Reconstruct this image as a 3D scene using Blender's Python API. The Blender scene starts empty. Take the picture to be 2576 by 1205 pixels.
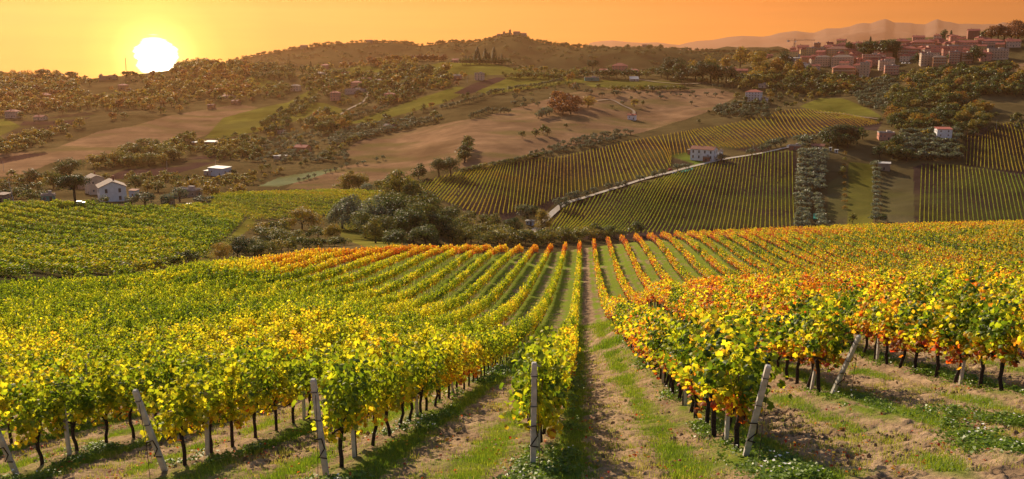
import bpy, math, random
import numpy as np
from mathutils import Vector
R = math.radians
rng = np.random.default_rng(7)
random.seed(7)
scene = bpy.context.scene
COL = scene.collection

# ------------------------------------------------------------------ camera
F, W0, H0 = 2231.0, 2576.0, 1205.0            # measured in a 2576 px wide frame
TH = math.atan(462.5 / F)
CT, ST = math.cos(TH), math.sin(TH)
cam_d = bpy.data.cameras.new('camera')
cam_d.sensor_width = 36.0
cam_d.lens = 36.0 * F / W0
cam_d.clip_start, cam_d.clip_end = 0.2, 30000
cam = bpy.data.objects.new('camera', cam_d)
cam.location = (0, 0, 0)
cam.rotation_euler = (R(90) - TH, 0, 0)
COL.objects.link(cam)
scene.camera = cam
# ------------------------------------------------------------------ sun and sky
SUN_AZ, SUN_EL = -26.0, 25.5                   # azimuth from +Y, to the left is negative
SUN_STRENGTH = 5.0
sl = bpy.data.lights.new('sun', 'SUN')
sl.energy, sl.angle, sl.color = SUN_STRENGTH, R(0.55), (1.0, 0.80, 0.56)
so = bpy.data.objects.new('sun', sl)
sd = Vector((math.sin(R(SUN_AZ)) * math.cos(R(SUN_EL)), math.cos(R(SUN_AZ)) * math.cos(R(SUN_EL)), math.sin(R(SUN_EL))))
so.rotation_euler = (-sd).to_track_quat('-Z', 'Y').to_euler()
COL.objects.link(so)

world = bpy.data.worlds.new('World')
scene.world = world
world.use_nodes = True
wn, wl = world.node_tree.nodes, world.node_tree.links
wn.clear()
def N(tree, typ, **kw):
    n = tree.nodes.new(typ)
    for k, v in kw.items():
        setattr(n, k, v)
    return n
def M(tree, op, a, b=None, c=None, clamp=False):
    n = tree.nodes.new('ShaderNodeMath'); n.operation = op; n.use_clamp = clamp
    for i, x in enumerate((a, b, c)):
        if x is None: continue
        if isinstance(x, (int, float)): n.inputs[i].default_value = x
        else: tree.links.new(x, n.inputs[i])
    return n.outputs[0]
def ramp(tree, fac, stops, interp='LINEAR'):
    n = tree.nodes.new('ShaderNodeValToRGB')
    cr = n.color_ramp; cr.interpolation = interp
    while len(cr.elements) < len(stops): cr.elements.new(0.5)
    for e, (p, c) in zip(cr.elements, stops):
        e.position = p; e.color = (*c, 1.0) if len(c) == 3 else c
    tree.links.new(fac, n.inputs[0])
    return n.outputs[0]
wt = world.node_tree
out = N(wt, 'ShaderNodeOutputWorld')
sky = N(wt, 'ShaderNodeTexSky', sky_type='NISHITA', sun_disc=False)
sky.sun_elevation, sky.sun_rotation = R(SUN_EL), R(SUN_AZ)
bg1 = N(wt, 'ShaderNodeBackground'); bg1.inputs[1].default_value = 0.08
wl.new(sky.outputs[0], bg1.inputs[0])
tc = N(wt, 'ShaderNodeTexCoord')
sep = N(wt, 'ShaderNodeSeparateXYZ'); wl.new(tc.outputs['Generated'], sep.inputs[0])
# the low sun disc in the picture: azimuth / elevation of its centre
DAZ, DEL = math.atan((393 - 1288) / F / (CT + ST * (602.5 - 146) / F)), math.atan((140 - 142) / F)
ddir = Vector((math.sin(DAZ) * math.cos(DEL), math.cos(DAZ) * math.cos(DEL), math.sin(DEL)))
dot = N(wt, 'ShaderNodeVectorMath', operation='DOT_PRODUCT')
wl.new(tc.outputs['Generated'], dot.inputs[0]); dot.inputs[1].default_value = ddir
ang = M(wt, 'MULTIPLY', M(wt, 'ARCCOSINE', M(wt, 'MINIMUM', dot.outputs['Value'], 1.0)), 57.29578)   # degrees from the disc
an = M(wt, 'DIVIDE', ang, 60.0, clamp=True)
glow = ramp(wt, an, [(0.0, (1.7, 1.15, 0.34)), (0.026, (1.25, 0.74, 0.15)), (0.042, (0.88, 0.44, 0.06)), (0.068, (0.62, 0.27, 0.025)), (0.12, (0.47, 0.18, 0.013)), (0.26, (0.52, 0.19, 0.014)),
                     (0.45, (0.55, 0.19, 0.018)), (0.62, (0.47, 0.170, 0.016)), (0.80, (0.34, 0.122, 0.016)), (1.0, (0.23, 0.085, 0.022))])
# faint streaks of cloud crossing the disc
mp = N(wt, 'ShaderNodeMapping'); mp.inputs['Scale'].default_value = (9, 9, 170)
wl.new(tc.outputs['Generated'], mp.inputs[0])
nz = N(wt, 'ShaderNodeTexNoise'); nz.inputs['Scale'].default_value = 1.0; nz.inputs['Detail'].default_value = 3
wl.new(mp.outputs[0], nz.inputs[0])
edge = M(wt, 'ADD', ang, M(wt, 'MULTIPLY', M(wt, 'SUBTRACT', nz.outputs[0], 0.5), 0.75))
disc = N(wt, 'ShaderNodeMapRange', interpolation_type='SMOOTHSTEP')
wl.new(edge, disc.inputs[0]); disc.inputs[1].default_value = 1.28; disc.inputs[2].default_value = 1.02
disc.inputs[3].default_value = 0.0; disc.inputs[4].default_value = 1.0
# thin high streaks on the right
mp2 = N(wt, 'ShaderNodeMapping'); mp2.inputs['Scale'].default_value = (3, 3, 60)
wl.new(tc.outputs['Generated'], mp2.inputs[0])
nz2 = N(wt, 'ShaderNodeTexNoise'); nz2.inputs['Scale'].default_value = 1.6; nz2.inputs['Detail'].default_value = 4
wl.new(mp2.outputs[0], nz2.inputs[0])
streak = N(wt, 'ShaderNodeMapRange'); wl.new(nz2.outputs[0], streak.inputs[0])
streak.inputs[1].default_value = 0.3; streak.inputs[2].default_value = 0.75; streak.inputs[3].default_value = 0.94; streak.inputs[4].default_value = 1.10
gm = N(wt, 'ShaderNodeMix', data_type='RGBA'); gm.blend_type = 'MULTIPLY'; gm.inputs[0].default_value = 1.0
wl.new(glow, gm.inputs[6]); wl.new(streak.outputs[0], gm.inputs[7])
hi = N(wt, 'ShaderNodeMapRange'); wl.new(sep.outputs[2], hi.inputs[0]); hi.inputs[1].default_value = 0.0; hi.inputs[2].default_value = 0.075
hm = N(wt, 'ShaderNodeMix', data_type='RGBA'); hm.blend_type = 'MULTIPLY'; wl.new(hi.outputs[0], hm.inputs[0]); wl.new(gm.outputs[2], hm.inputs[6]); hm.inputs[7].default_value = (1.0, .74, .5, 1)
dm = N(wt, 'ShaderNodeMix', data_type='RGBA')
wl.new(disc.outputs[0], dm.inputs[0]); wl.new(hm.outputs[2], dm.inputs[6]); dm.inputs[7].default_value = (4.2, 3.7, 2.6, 1)
bg2 = N(wt, 'ShaderNodeBackground'); bg2.inputs[1].default_value = 1.0
wl.new(dm.outputs[2], bg2.inputs[0])
SKY_BG2 = bg2
lo = N(wt, 'ShaderNodeMapRange', interpolation_type='SMOOTHSTEP'); wl.new(sep.outputs[2], lo.inputs[0])
lo.inputs[1].default_value = 0.06; lo.inputs[2].default_value = 0.30
mf = lo.outputs[0]
ms = N(wt, 'ShaderNodeMixShader'); wl.new(mf, ms.inputs[0]); wl.new(bg2.outputs[0], ms.inputs[1]); wl.new(bg1.outputs[0], ms.inputs[2])
wl.new(ms.outputs[0], out.inputs[0])

vs = scene.view_settings
vs.view_transform, vs.look, vs.gamma, vs.exposure = 'Standard', 'None', 1.0, 0.66
vs.use_curve_mapping = False
scene.render.engine = 'CYCLES'
cy = scene.cycles
cy.max_bounces, cy.diffuse_bounces, cy.glossy_bounces, cy.transmission_bounces, cy.volume_bounces, cy.transparent_max_bounces = 6, 2, 1, 4, 0, 4
cy.use_denoising = True
cy.caustics_reflective = cy.caustics_refractive = False

# ------------------------------------------------------------------ picture <-> place
def ray(u, v):
    """pixel -> (x/y, drop/y)"""
    cx, cy_ = (np.asarray(u, float) - 1288) / F, (602.5 - np.asarray(v, float)) / F
    y = CT + ST * cy_
    return cx / y, (ST - CT * cy_) / y
def project(x, y, z):
    zc = y * CT - z * ST
    zc = np.where(zc < 0.01, 0.01, zc)
    return 1288 + F * x / zc, 602.5 - F * (y * ST + z * CT) / zc
def Z(i, j, X, Y):
    """a point read in one of the 960 x 450 enlargements (2571 wide)"""
    return ((960 * j + X / 2.678) * 0.67083, (450 * i + Y / 2.678) * 0.67083)
def pchip(x, y, q):
    x, y = np.asarray(x, float), np.asarray(y, float)
    h = np.diff(x); dl = np.diff(y) / h
    m = np.zeros_like(y)
    for k in range(1, len(x) - 1):
        if dl[k - 1] * dl[k] > 0:
            w1, w2 = 2 * h[k] + h[k - 1], h[k] + 2 * h[k - 1]
            m[k] = (w1 + w2) / (w1 / dl[k - 1] + w2 / dl[k])
    m[0], m[-1] = dl[0], dl[-1]
    i = np.clip(np.searchsorted(x, q) - 1, 0, len(x) - 2)
    t = np.clip((q - x[i]) / h[i], 0, 1)
    return ((1 + 2 * t) * (1 - t) ** 2 * y[i] + t * (1 - t) ** 2 * h[i] * m[i] + t * t * (3 - 2 * t) * y[i + 1] + t * t * (t - 1) * h[i] * m[i + 1])
def hash2(ix, iy, s):
    h = (ix.astype(np.int64) * 374761393 + iy.astype(np.int64) * 668265263 + s * 974634777) & 0x7fffffff
    h = ((h ^ (h >> 13)) * 1274126177) & 0x7fffffff
    return ((h ^ (h >> 16)) & 0xffff) / 65535.0
def vnoise(x, y, s=0):
    x, y = np.asarray(x, float), np.asarray(y, float)
    ix, iy = np.floor(x), np.floor(y); fx, fy = x - ix, y - iy
    fx, fy = fx * fx * (3 - 2 * fx), fy * fy * (3 - 2 * fy)
    a, b, c, d = hash2(ix, iy, s), hash2(ix + 1, iy, s), hash2(ix, iy + 1, s), hash2(ix + 1, iy + 1, s)
    return a + (b - a) * fx + (c - a) * fy + (a - b - c + d) * fx * fy
def fbm(x, y, s=0, o=4):
    t, a, n = 0, 0.5, 0
    for k in range(o):
        t = t + a * vnoise(x * 2 ** k, y * 2 ** k, s + k); n += a; a *= 0.5
    return t / n

# ------------------------------------------------------------------ terrain: drop below the camera along 14 bearings
def V(d, v): return (d, float(ray(0, v)[1]) * d)
def VT(d, v): return (d, float(ray(0, v)[1]) * d + 1.8)       # v is where the canopy top shows
NEARC = [(1, 2.4), (12.1, 6.02), (24, 9.7), (44, 15.6), (66, 21.3), (93, 27.1), (158, 37.7)]
COLS = {
 -40: [(1, 2.6), (14.6, 7.4), (30, 12.0), (50, 17.0), (70, 21.2), VT(95, 702), (125, 34), V(150, 699), V(250, 597), V(345, 515), V(375, 506), (480, 78), V(700, 432), V(950, 330), V(1150, 262), V(1400, 205), V(1480, 200), (1800, 62), (2600, 70)],
 150: [(1, 2.6), (14.2, 7.1), (30, 11.9), (50, 17.0), (70, 21.3), VT(100, 698), (130, 35), V(152, 698), V(250, 596), V(348, 515), V(380, 503), (480, 80), V(690, 436), V(900, 345), V(1100, 278), V(1380, 214), V(1460, 204), (1800, 62), (2600, 70)],
 330: [(1, 2.5), (13.7, 6.9), (30, 11.8), (50, 16.8), (70, 21.3), VT(107, 688), (135, 36), V(160, 688), V(250, 592), V(350, 516), V(385, 500), (480, 82), V(680, 441), V(820, 378), V(1000, 300), V(1150, 256), V(1380, 212), V(1470, 193), (1800, 60), (2600, 70)],
 530: [(1, 2.5), (12.8, 6.5), (26, 10.6), (50, 16.4), (70, 21), VT(126, 655), (150, 40), V(190, 655), V(260, 588), V(345, 540), V(400, 515), V(450, 492), (530, 86), V(660, 450), V(740, 410), V(900, 350), V(1050, 292), V(1250, 232), V(1450, 178), V(1500, 172), (1800, 60), (2600, 70)],
 800: [(1, 2.4), (12.1, 6.2), (24, 9.9), (50, 15.9), (66, 20.3), (93, 25.8), VT(143, 624), (165, 40), V(215, 640), V(300, 600), V(380, 555), V(420, 510), V(480, 484), (540, 92), V(640, 463), V(740, 407), V(900, 340), V(1050, 280), V(1230, 228), V(1400, 188), V(1480, 180), (1800, 56), (2600, 70)],
 1000: [(1, 2.4), (12.1, 6.05), (24, 9.75), (44, 15.4), (66, 21), (93, 26.7), VT(163, 617), (185, 45), V(230, 625), V(320, 598), V(390, 545), V(440, 503), V(500, 490), (560, 96), V(640, 462), V(750, 400), V(900, 333), V(1050, 272), V(1200, 222), V(1350, 172), V(1430, 152), (1600, 30), (2000, 62), (2600, 70)],
 1200: NEARC[:-1] + [VT(178, 617), (200, 49), (250, 61), V(330, 640), V(450, 590), V(520, 553), V(660, 424), V(830, 332), V(1020, 252), V(1180, 202), V(1320, 166), V(1380, 160), (1560, 32), (2000, 62), (2600, 70)],
 1450: NEARC + [VT(192, 607), (215, 52), (300, 70), V(420, 640), V(520, 588), V(560, 560), V(640, 492), V(720, 410), V(900, 302), V(1150, 217), V(1250, 193), V(1330, 184), (1560, 40), (2000, 62), (2600, 70)],
 1650: [(1, 2.3), (12.1, 6.0), (24, 9.4), (44, 14.3), (58, VT(58, 722)[1]), (90, 26), VT(120, 692), VT(196, 585), (225, 53), (340, 82), V(545, 588), V(660, 455), V(700, 430), V(770, 382), V(850, 342), V(980, 290), V(1130, 222), V(1250, 195), V(1320, 188), (1560, 40), (2000, 62), (2600, 70)],
 1850: [(1, 2.2), (12.1, 5.9), (24, 9.1), (44, 13.6), (56, VT(56, 705)[1]), (90, 25.3), VT(120, 682), VT(201, 576), (230, 53), (345, 84), V(545, 588), V(660, 470), V(730, 400), V(790, 362), V(860, 325), V(960, 285), V(1080, 240), V(1200, 207), V(1300, 175), V(1400, 165), (1600, 30), (2000, 60), (2600, 70)],
 2000: [(1, 2.2), (12.1, 5.8), (24, 8.9), (44, 13.2), (55, VT(55, 700)[1]), (90, 25), VT(120, 676), VT(203, 571), (230, 52), (345, 84), V(545, 588), V(650, 478), V(740, 376), V(810, 345), V(980, 277), V(1060, 258), V(1180, 205), V(1290, 165), V(1380, 128), V(1450, 122), (1750, 40), (2600, 70)],
 2200: [(1, 2.2), (12.1, 5.7), (24, 8.7), (44, 12.9), (53, VT(53, 697)[1]), (90, 24.5), VT(117, 678), VT(205, 563), (230, 51), (345, 84), V(545, 582), V(650, 480), V(740, 390), V(820, 335), V(920, 295), V(1020, 250), V(1150, 200), V(1250, 155), V(1350, 118), V(1450, 100), (1750, 30), (2600, 70)],
 2400: [(1, 2.2), (12.1, 5.6), (24, 8.5), (44, 12.6), (52, VT(52, 693)[1]), (90, 24.2), VT(114, 680), VT(205, 558), (230, 50), (345, 84), V(545, 578), V(650, 468), V(710, 415), V(800, 340), V(900, 285), V(1030, 210), V(1180, 155), V(1320, 108), V(1430, 90), (1750, 25), (2600, 70)],
 2640: [(1, 2.2), (12.1, 5.5), (24, 8.3), (44, 12.3), (51, VT(51, 690)[1]), (90, 24), VT(112, 681), VT(205, 552), (230, 50), (345, 84), V(545, 576), V(650, 472), V(710, 438), V(800, 350), V(900, 280), V(1030, 195), V(1180, 140), V(1300, 96), V(1400, 82), (1750, 20), (2600, 70)],
}
DG = np.exp(np.linspace(math.log(1.0), math.log(2600), 640))
ACOL = np.array([(u - 1288) / F / 0.975 for u in COLS])
ZC = np.array([pchip(*zip(*k), DG) for k in COLS.values()])
AG = np.linspace(-2.4, 2.4, 601)
TAB = np.array([pchip(ACOL, ZC[:, i], np.clip(AG, ACOL[0], ACOL[-1])) for i in range(len(DG))]).T     # [a, d]
def ground(x, y, detail=True):
    x, y = np.asarray(x, float), np.maximum(np.asarray(y, float), 1.0)
    a = np.clip(x / y, -2.39, 2.39)
    fa = (a + 2.4) / 4.8 * 600; ia = np.clip(fa.astype(int), 0, 599); fa = fa - ia
    fd = np.clip(np.log(np.clip(y, 1.0, 2599)) / math.log(2600) * 639, 0, 638.999); jd = fd.astype(int); fd = fd - jd
    t = TAB[ia, jd] * (1 - fa) * (1 - fd) + TAB[ia + 1, jd] * fa * (1 - fd) + TAB[ia, jd + 1] * (1 - fa) * fd + TAB[ia + 1, jd + 1] * fa * fd
    z = -t
    if detail:
        far = np.clip((y - 480) / 300, 0, 1)
        z = z + far * (fbm(x / 90, y / 90, 3, 3) - 0.5) * 5.0
    return z
RD = np.concatenate([np.linspace(8, 230, 1500), np.linspace(230.5, 2300, 3000)])
def hit(u, v, dmin=8.0):
    """where the sight line through a pixel meets the ground (first hit past dmin)"""
    a, s = (float(q) for q in ray(u, v))
    d = RD[RD >= dmin]
    gap = ground(a * d, d) - (-s * d)
    k = np.argmax(gap >= 0)
    if gap[k] < 0: k = int(np.argmax(gap / d + (d < 1700) * 0.0))
    return a * d[k], d[k]
def at(u, v, dmin=215.0):
    x, y = hit(u, v, dmin)
    return float(x), float(y), float(ground(x, y))
def in_poly(u, v, P):
    P = np.asarray(P, float); c = np.zeros(np.shape(u), bool); j = len(P) - 1
    for i in range(len(P)):
        (xi, yi), (xj, yj) = P[i], P[j]
        if yi != yj:
            c ^= ((yi > v) != (yj > v)) & (u < (xj - xi) * (v - yi) / (yj - yi) + xi)
        j = i
    return c

# ------------------------------------------------------------------ object helpers
def tag(o, label=None, cat=None, group=None, kind=None):
    for k, x in (('label', label), ('category', cat), ('group', group), ('kind', kind)):
        if x: o[k] = x
    return o
def empty(name, loc, rz=0.0):
    o = bpy.data.objects.new(name, None); COL.objects.link(o)
    o.location = loc; o.rotation_euler = (0, 0, rz); o.empty_display_size = 0.5
    return o
def link(name, me, parent=None, loc=None, rot=None, scale=None):
    o = bpy.data.objects.new(name, me); COL.objects.link(o)
    if parent: o.parent = parent
    if loc is not None: o.location = loc
    if rot is not None: o.rotation_euler = rot
    if scale is not None: o.scale = scale
    return o
def mesh_np(name, verts, quads=None, tris=None, mats=(), matidx=None, smooth=False):
    verts = np.asarray(verts, np.float32).reshape(-1, 3)
    parts, starts, tot = [], [], 0
    if quads is not None and len(quads):
        q = np.asarray(quads, np.int32).reshape(-1, 4); parts.append(q.ravel()); starts.append(np.arange(len(q)) * 4); tot = len(q) * 4
    if tris is not None and len(tris):
        t = np.asarray(tris, np.int32).reshape(-1, 3); parts.append(t.ravel()); starts.append(tot + np.arange(len(t)) * 3)
    li = np.concatenate(parts); ls = np.concatenate(starts).astype(np.int32)
    me = bpy.data.meshes.new(name)
    me.vertices.add(len(verts)); me.vertices.foreach_set('co', verts.ravel())
    me.loops.add(len(li)); me.loops.foreach_set('vertex_index', li)
    me.polygons.add(len(ls)); me.polygons.foreach_set('loop_start', ls)
    for m in mats: me.materials.append(m)
    if matidx is not None: me.polygons.foreach_set('material_index', np.asarray(matidx, np.int32))
    if smooth: me.polygons.foreach_set('use_smooth', np.ones(len(ls), bool))
    me.update(calc_edges=True); me.validate()
    return me
def attr_f(me, name, vals, typ='FLOAT'):
    a = me.attributes.new(name, typ, 'POINT')
    key = {'FLOAT': 'value', 'INT': 'value', 'FLOAT_VECTOR': 'vector', 'FLOAT_COLOR': 'color'}[typ]
    a.data.foreach_set(key, np.ascontiguousarray(vals, np.int32 if typ == 'INT' else np.float32).ravel())
class MB:
    """collects simple solids into one mesh"""
    def __init__(s): s.v, s.f = [], []
    def add(s, v, f):
        b = len(s.v); s.v += [tuple(p) for p in v]; s.f += [tuple(i + b for i in q) for q in f]; return s
    def box(s, c, d, rz=0.0, taper=1.0):
        x, y, z = (t / 2 for t in d); P = []
        for sz in (-1, 1):
            k = taper if sz > 0 else 1.0
            for sx, sy in ((-1, -1), (1, -1), (1, 1), (-1, 1)):
                px, py = sx * x * k, sy * y * k
                P.append((c[0] + px * math.cos(rz) - py * math.sin(rz), c[1] + px * math.sin(rz) + py * math.cos(rz), c[2] + sz * z))
        return s.add(P, [(3, 2, 1, 0), (4, 5, 6, 7), (0, 1, 5, 4), (1, 2, 6, 5), (2, 3, 7, 6), (3, 0, 4, 7)])
    def tube(s, pts, rad, n=6, cap=True):
        pts = [Vector(p) for p in pts]; rad = rad if isinstance(rad, (list, tuple)) else [rad] * len(pts)
        V_, Q = [], []
        for i, p in enumerate(pts):
            t = (pts[min(i + 1, len(pts) - 1)] - pts[max(i - 1, 0)]).normalized()
            a = t.orthogonal().normalized() if i == 0 else (a - t * a.dot(t)).normalized()
            b = t.cross(a)
            for k in range(n):
                w = 2 * math.pi * k / n
                V_.append(p + (a * math.cos(w) + b * math.sin(w)) * rad[i])
        for i in range(len(pts) - 1):
            for k in range(n):
                k2 = (k + 1) % n
                Q.append((i * n + k, i * n + k2, (i + 1) * n + k2, (i + 1) * n + k))
        if cap: Q += [tuple(range(n))[::-1], tuple((len(pts) - 1) * n + k for k in range(n))]
        return s.add(V_, Q)
    def mesh(s, name, mat, smooth=False):
        me = bpy.data.meshes.new(name); me.from_pydata(s.v, [], s.f)
        for m in (mat if isinstance(mat, (list, tuple)) else [mat]): me.materials.append(m)
        if smooth: me.polygons.foreach_set('use_smooth', np.ones(len(me.polygons), bool))
        me.update(); return me

# ------------------------------------------------------------------ materials
def new_mat(name):
    m = bpy.data.materials.new(name); m.use_nodes = True
    t = m.node_tree; t.nodes.clear()
    return m, t, N(t, 'ShaderNodeOutputMaterial')
def simple(name, col, rough=0.8, noise=0.25, scale=4.0, bump=0.0, col2=None, metal=0.0, spec=0.3):
    m, t, o = new_mat(name)
    b = N(t, 'ShaderNodeBsdfPrincipled'); b.inputs['Roughness'].default_value = rough; b.inputs['Metallic'].default_value = metal
    b.inputs['Specular IOR Level'].default_value = spec
    tcn = N(t, 'ShaderNodeTexCoord'); n = N(t, 'ShaderNodeTexNoise'); n.inputs['Scale'].default_value = scale; n.inputs['Detail'].default_value = 6
    t.links.new(tcn.outputs['Object'], n.inputs[0])
    c2 = col2 or tuple(c * (1 - noise) for c in col); c1 = tuple(min(1, c * (1 + noise * 0.6)) for c in col) if not col2 else col
    t.links.new(ramp(t, n.outputs[0], [(0.3, c2), (0.7, c1)]), b.inputs['Base Color'])
    if bump:
        bp = N(t, 'ShaderNodeBump'); bp.inputs['Strength'].default_value = bump; bp.inputs['Distance'].default_value = 0.05
        t.links.new(n.outputs[0], bp.inputs['Height']); t.links.new(bp.outputs[0], b.inputs['Normal'])
    t.links.new(b.outputs[0], o.inputs[0])
    return m
def leaf_mat(name, stops, trans=0.5, gain=1.0, rough=0.45, gloss=0.05, spread=0.35):
    """leaf colour = ramp(instance tint + per-leaf variation); thin leaves let light through"""
    m, t, o = new_mat(name)
    ti = N(t, 'ShaderNodeAttribute', attribute_type='INSTANCER', attribute_name='tint')
    sp = N(t, 'ShaderNodeAttribute', attribute_type='GEOMETRY', attribute_name='leaf')
    oi = N(t, 'ShaderNodeObjectInfo')
    va = N(t, 'ShaderNodeAttribute', attribute_type='INSTANCER', attribute_name='vary')
    f = M(t, 'ADD', ti.outputs['Fac'], M(t, 'MULTIPLY', M(t, 'SUBTRACT', sp.outputs['Fac'], 0.5), M(t, 'MULTIPLY_ADD', va.outputs['Fac'], spread, spread)))
    f = M(t, 'ADD', f, M(t, 'MULTIPLY', M(t, 'SUBTRACT', oi.outputs['Random'], 0.5), 0.10), clamp=True)
    c = ramp(t, f, stops)
    g2 = N(t, 'ShaderNodeAttribute', attribute_type='GEOMETRY', attribute_name='lum')
    hs = N(t, 'ShaderNodeHueSaturation'); t.links.new(c, hs.inputs['Color'])
    t.links.new(M(t, 'MULTIPLY_ADD', g2.outputs['Fac'], 0.7, 0.65), hs.inputs['Value'])
    df = N(t, 'ShaderNodeBsdfDiffuse'); tr = N(t, 'ShaderNodeBsdfTranslucent'); gl = N(t, 'ShaderNodeBsdfGlossy')
    gl.inputs['Roughness'].default_value = rough; gl.inputs['Color'].default_value = (1, 1, 1, 1)
    t.links.new(hs.outputs[0], df.inputs[0])
    tg = N(t, 'ShaderNodeMix', data_type='RGBA', blend_type='MULTIPLY'); tg.inputs[0].default_value = 1.0
    t.links.new(hs.outputs[0], tg.inputs[6]); tg.inputs[7].default_value = (1.5 * gain, 1.5 * gain, 1.0 * gain, 1)
    t.links.new(tg.outputs[2], tr.inputs[0])
    a = N(t, 'ShaderNodeMixShader'); a.inputs[0].default_value = trans
    t.links.new(df.outputs[0], a.inputs[1]); t.links.new(tr.outputs[0], a.inputs[2])
    b = N(t, 'ShaderNodeMixShader'); b.inputs[0].default_value = gloss
    t.links.new(a.outputs[0], b.inputs[1]); t.links.new(gl.outputs[0], b.inputs[2])
    t.links.new(b.outputs[0], o.inputs[0])
    return m
MAT = {}
MAT['vine'] = leaf_mat('vine_leaf', [(0.0, (0.028, 0.055, 0.006)), (0.2, (0.085, 0.135, 0.008)), (0.36, (0.25, 0.29, 0.012)), (0.52, (0.56, 0.46, 0.020)),
                                     (0.66, (0.50, 0.26, 0.018)), (0.8, (0.46, 0.115, 0.014)), (0.92, (0.40, 0.04, 0.012)), (1.0, (0.19, 0.06, 0.022))], trans=0.50, gain=1.4, gloss=0.02, rough=0.5)
MAT['tree'] = leaf_mat('tree_leaf', [(0.0, (0.020, 0.034, 0.010)), (0.25, (0.068, 0.095, 0.018)), (0.45, (0.18, 0.155, 0.026)), (0.6, (0.34, 0.22, 0.02)),
                                     (0.75, (0.28, 0.105, 0.016)), (0.9, (0.14, 0.042, 0.018)), (1.0, (0.07, 0.026, 0.016))], trans=0.35, gloss=0.03)
MAT['olive'] = leaf_mat('olive_leaf', [(0.0, (0.05, 0.062, 0.032)), (0.5, (0.15, 0.17, 0.10)), (1.0, (0.24, 0.25, 0.17))], trans=0.25, gloss=0.025)
MAT['far'] = leaf_mat('hedge_leaf', [(0.0, (0.04, 0.075, 0.010)), (0.3, (0.14, 0.20, 0.014)), (0.5, (0.31, 0.275, 0.02)), (0.7, (0.30, 0.17, 0.02)), (0.85, (0.20, 0.085, 0.018)), (1.0, (0.10, 0.045, 0.02))], trans=0.52, gain=1.2, gloss=0.02)
MAT['grass'] = leaf_mat('grass_blade', [(0.0, (0.045, 0.11, 0.008)), (0.4, (0.15, 0.23, 0.012)), (0.7, (0.27, 0.29, 0.03)), (1.0, (0.35, 0.27, 0.11))], trans=0.45, gloss=0.03)
MAT['bark'] = simple('vine_bark', (0.045, 0.030, 0.022), 0.95, 0.5, 30, 0.6)
MAT['wood'] = simple('tree_bark', (0.07, 0.05, 0.035), 0.95, 0.4, 6)
MAT['cane'] = simple('vine_cane', (0.20, 0.09, 0.045), 0.8, 0.4, 20)
MAT['post'] = simple('post_concrete', (0.60, 0.56, 0.50), 0.9, 0.3, 9, 0.5, col2=(0.40, 0.36, 0.30))
MAT['iron'] = simple('iron_hook', (0.05, 0.03, 0.025), 0.6, 0.4, 20, metal=0.6)
MAT['clod'] = simple('soil_clod', (0.34, 0.235, 0.145), 1.0, 0.4, 8, 0.8, spec=0.05)
MAT['white'] = simple('white_petal', (0.75, 0.72, 0.66), 0.8, 0.1)

# ------------------------------------------------------------------ the rows of the near vineyard (plan geometry)
MROW, X0, SP = 0.0816, -0.68, 3.10            # rows run along (MROW, 1); row k crosses y = 0 at X0 + k * SP
RDIR = Vector((MROW, 1, 0)).normalized()
RANG = math.atan2(RDIR.y, RDIR.x)
START = {0: 12.1, 1: 12.1, 2: 18.5, 3: 12.0, -1: 12.3, -2: 13.7, -3: 14.6}
def crest(a):
    ua = 1288 + a * F * 0.975
    return np.interp(ua, [0, 300, 530, 800, 1000, 1200, 1450, 1700, 2000, 2576], [97, 108, 128, 145, 166, 181, 194, 200, 206, 208])
def aisle(x, y):
    """0..1 across an aisle, from one row to the next on its right"""
    q = (x - MROW * y - X0) / SP
    return q - np.floor(q), np.floor(q)

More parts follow.
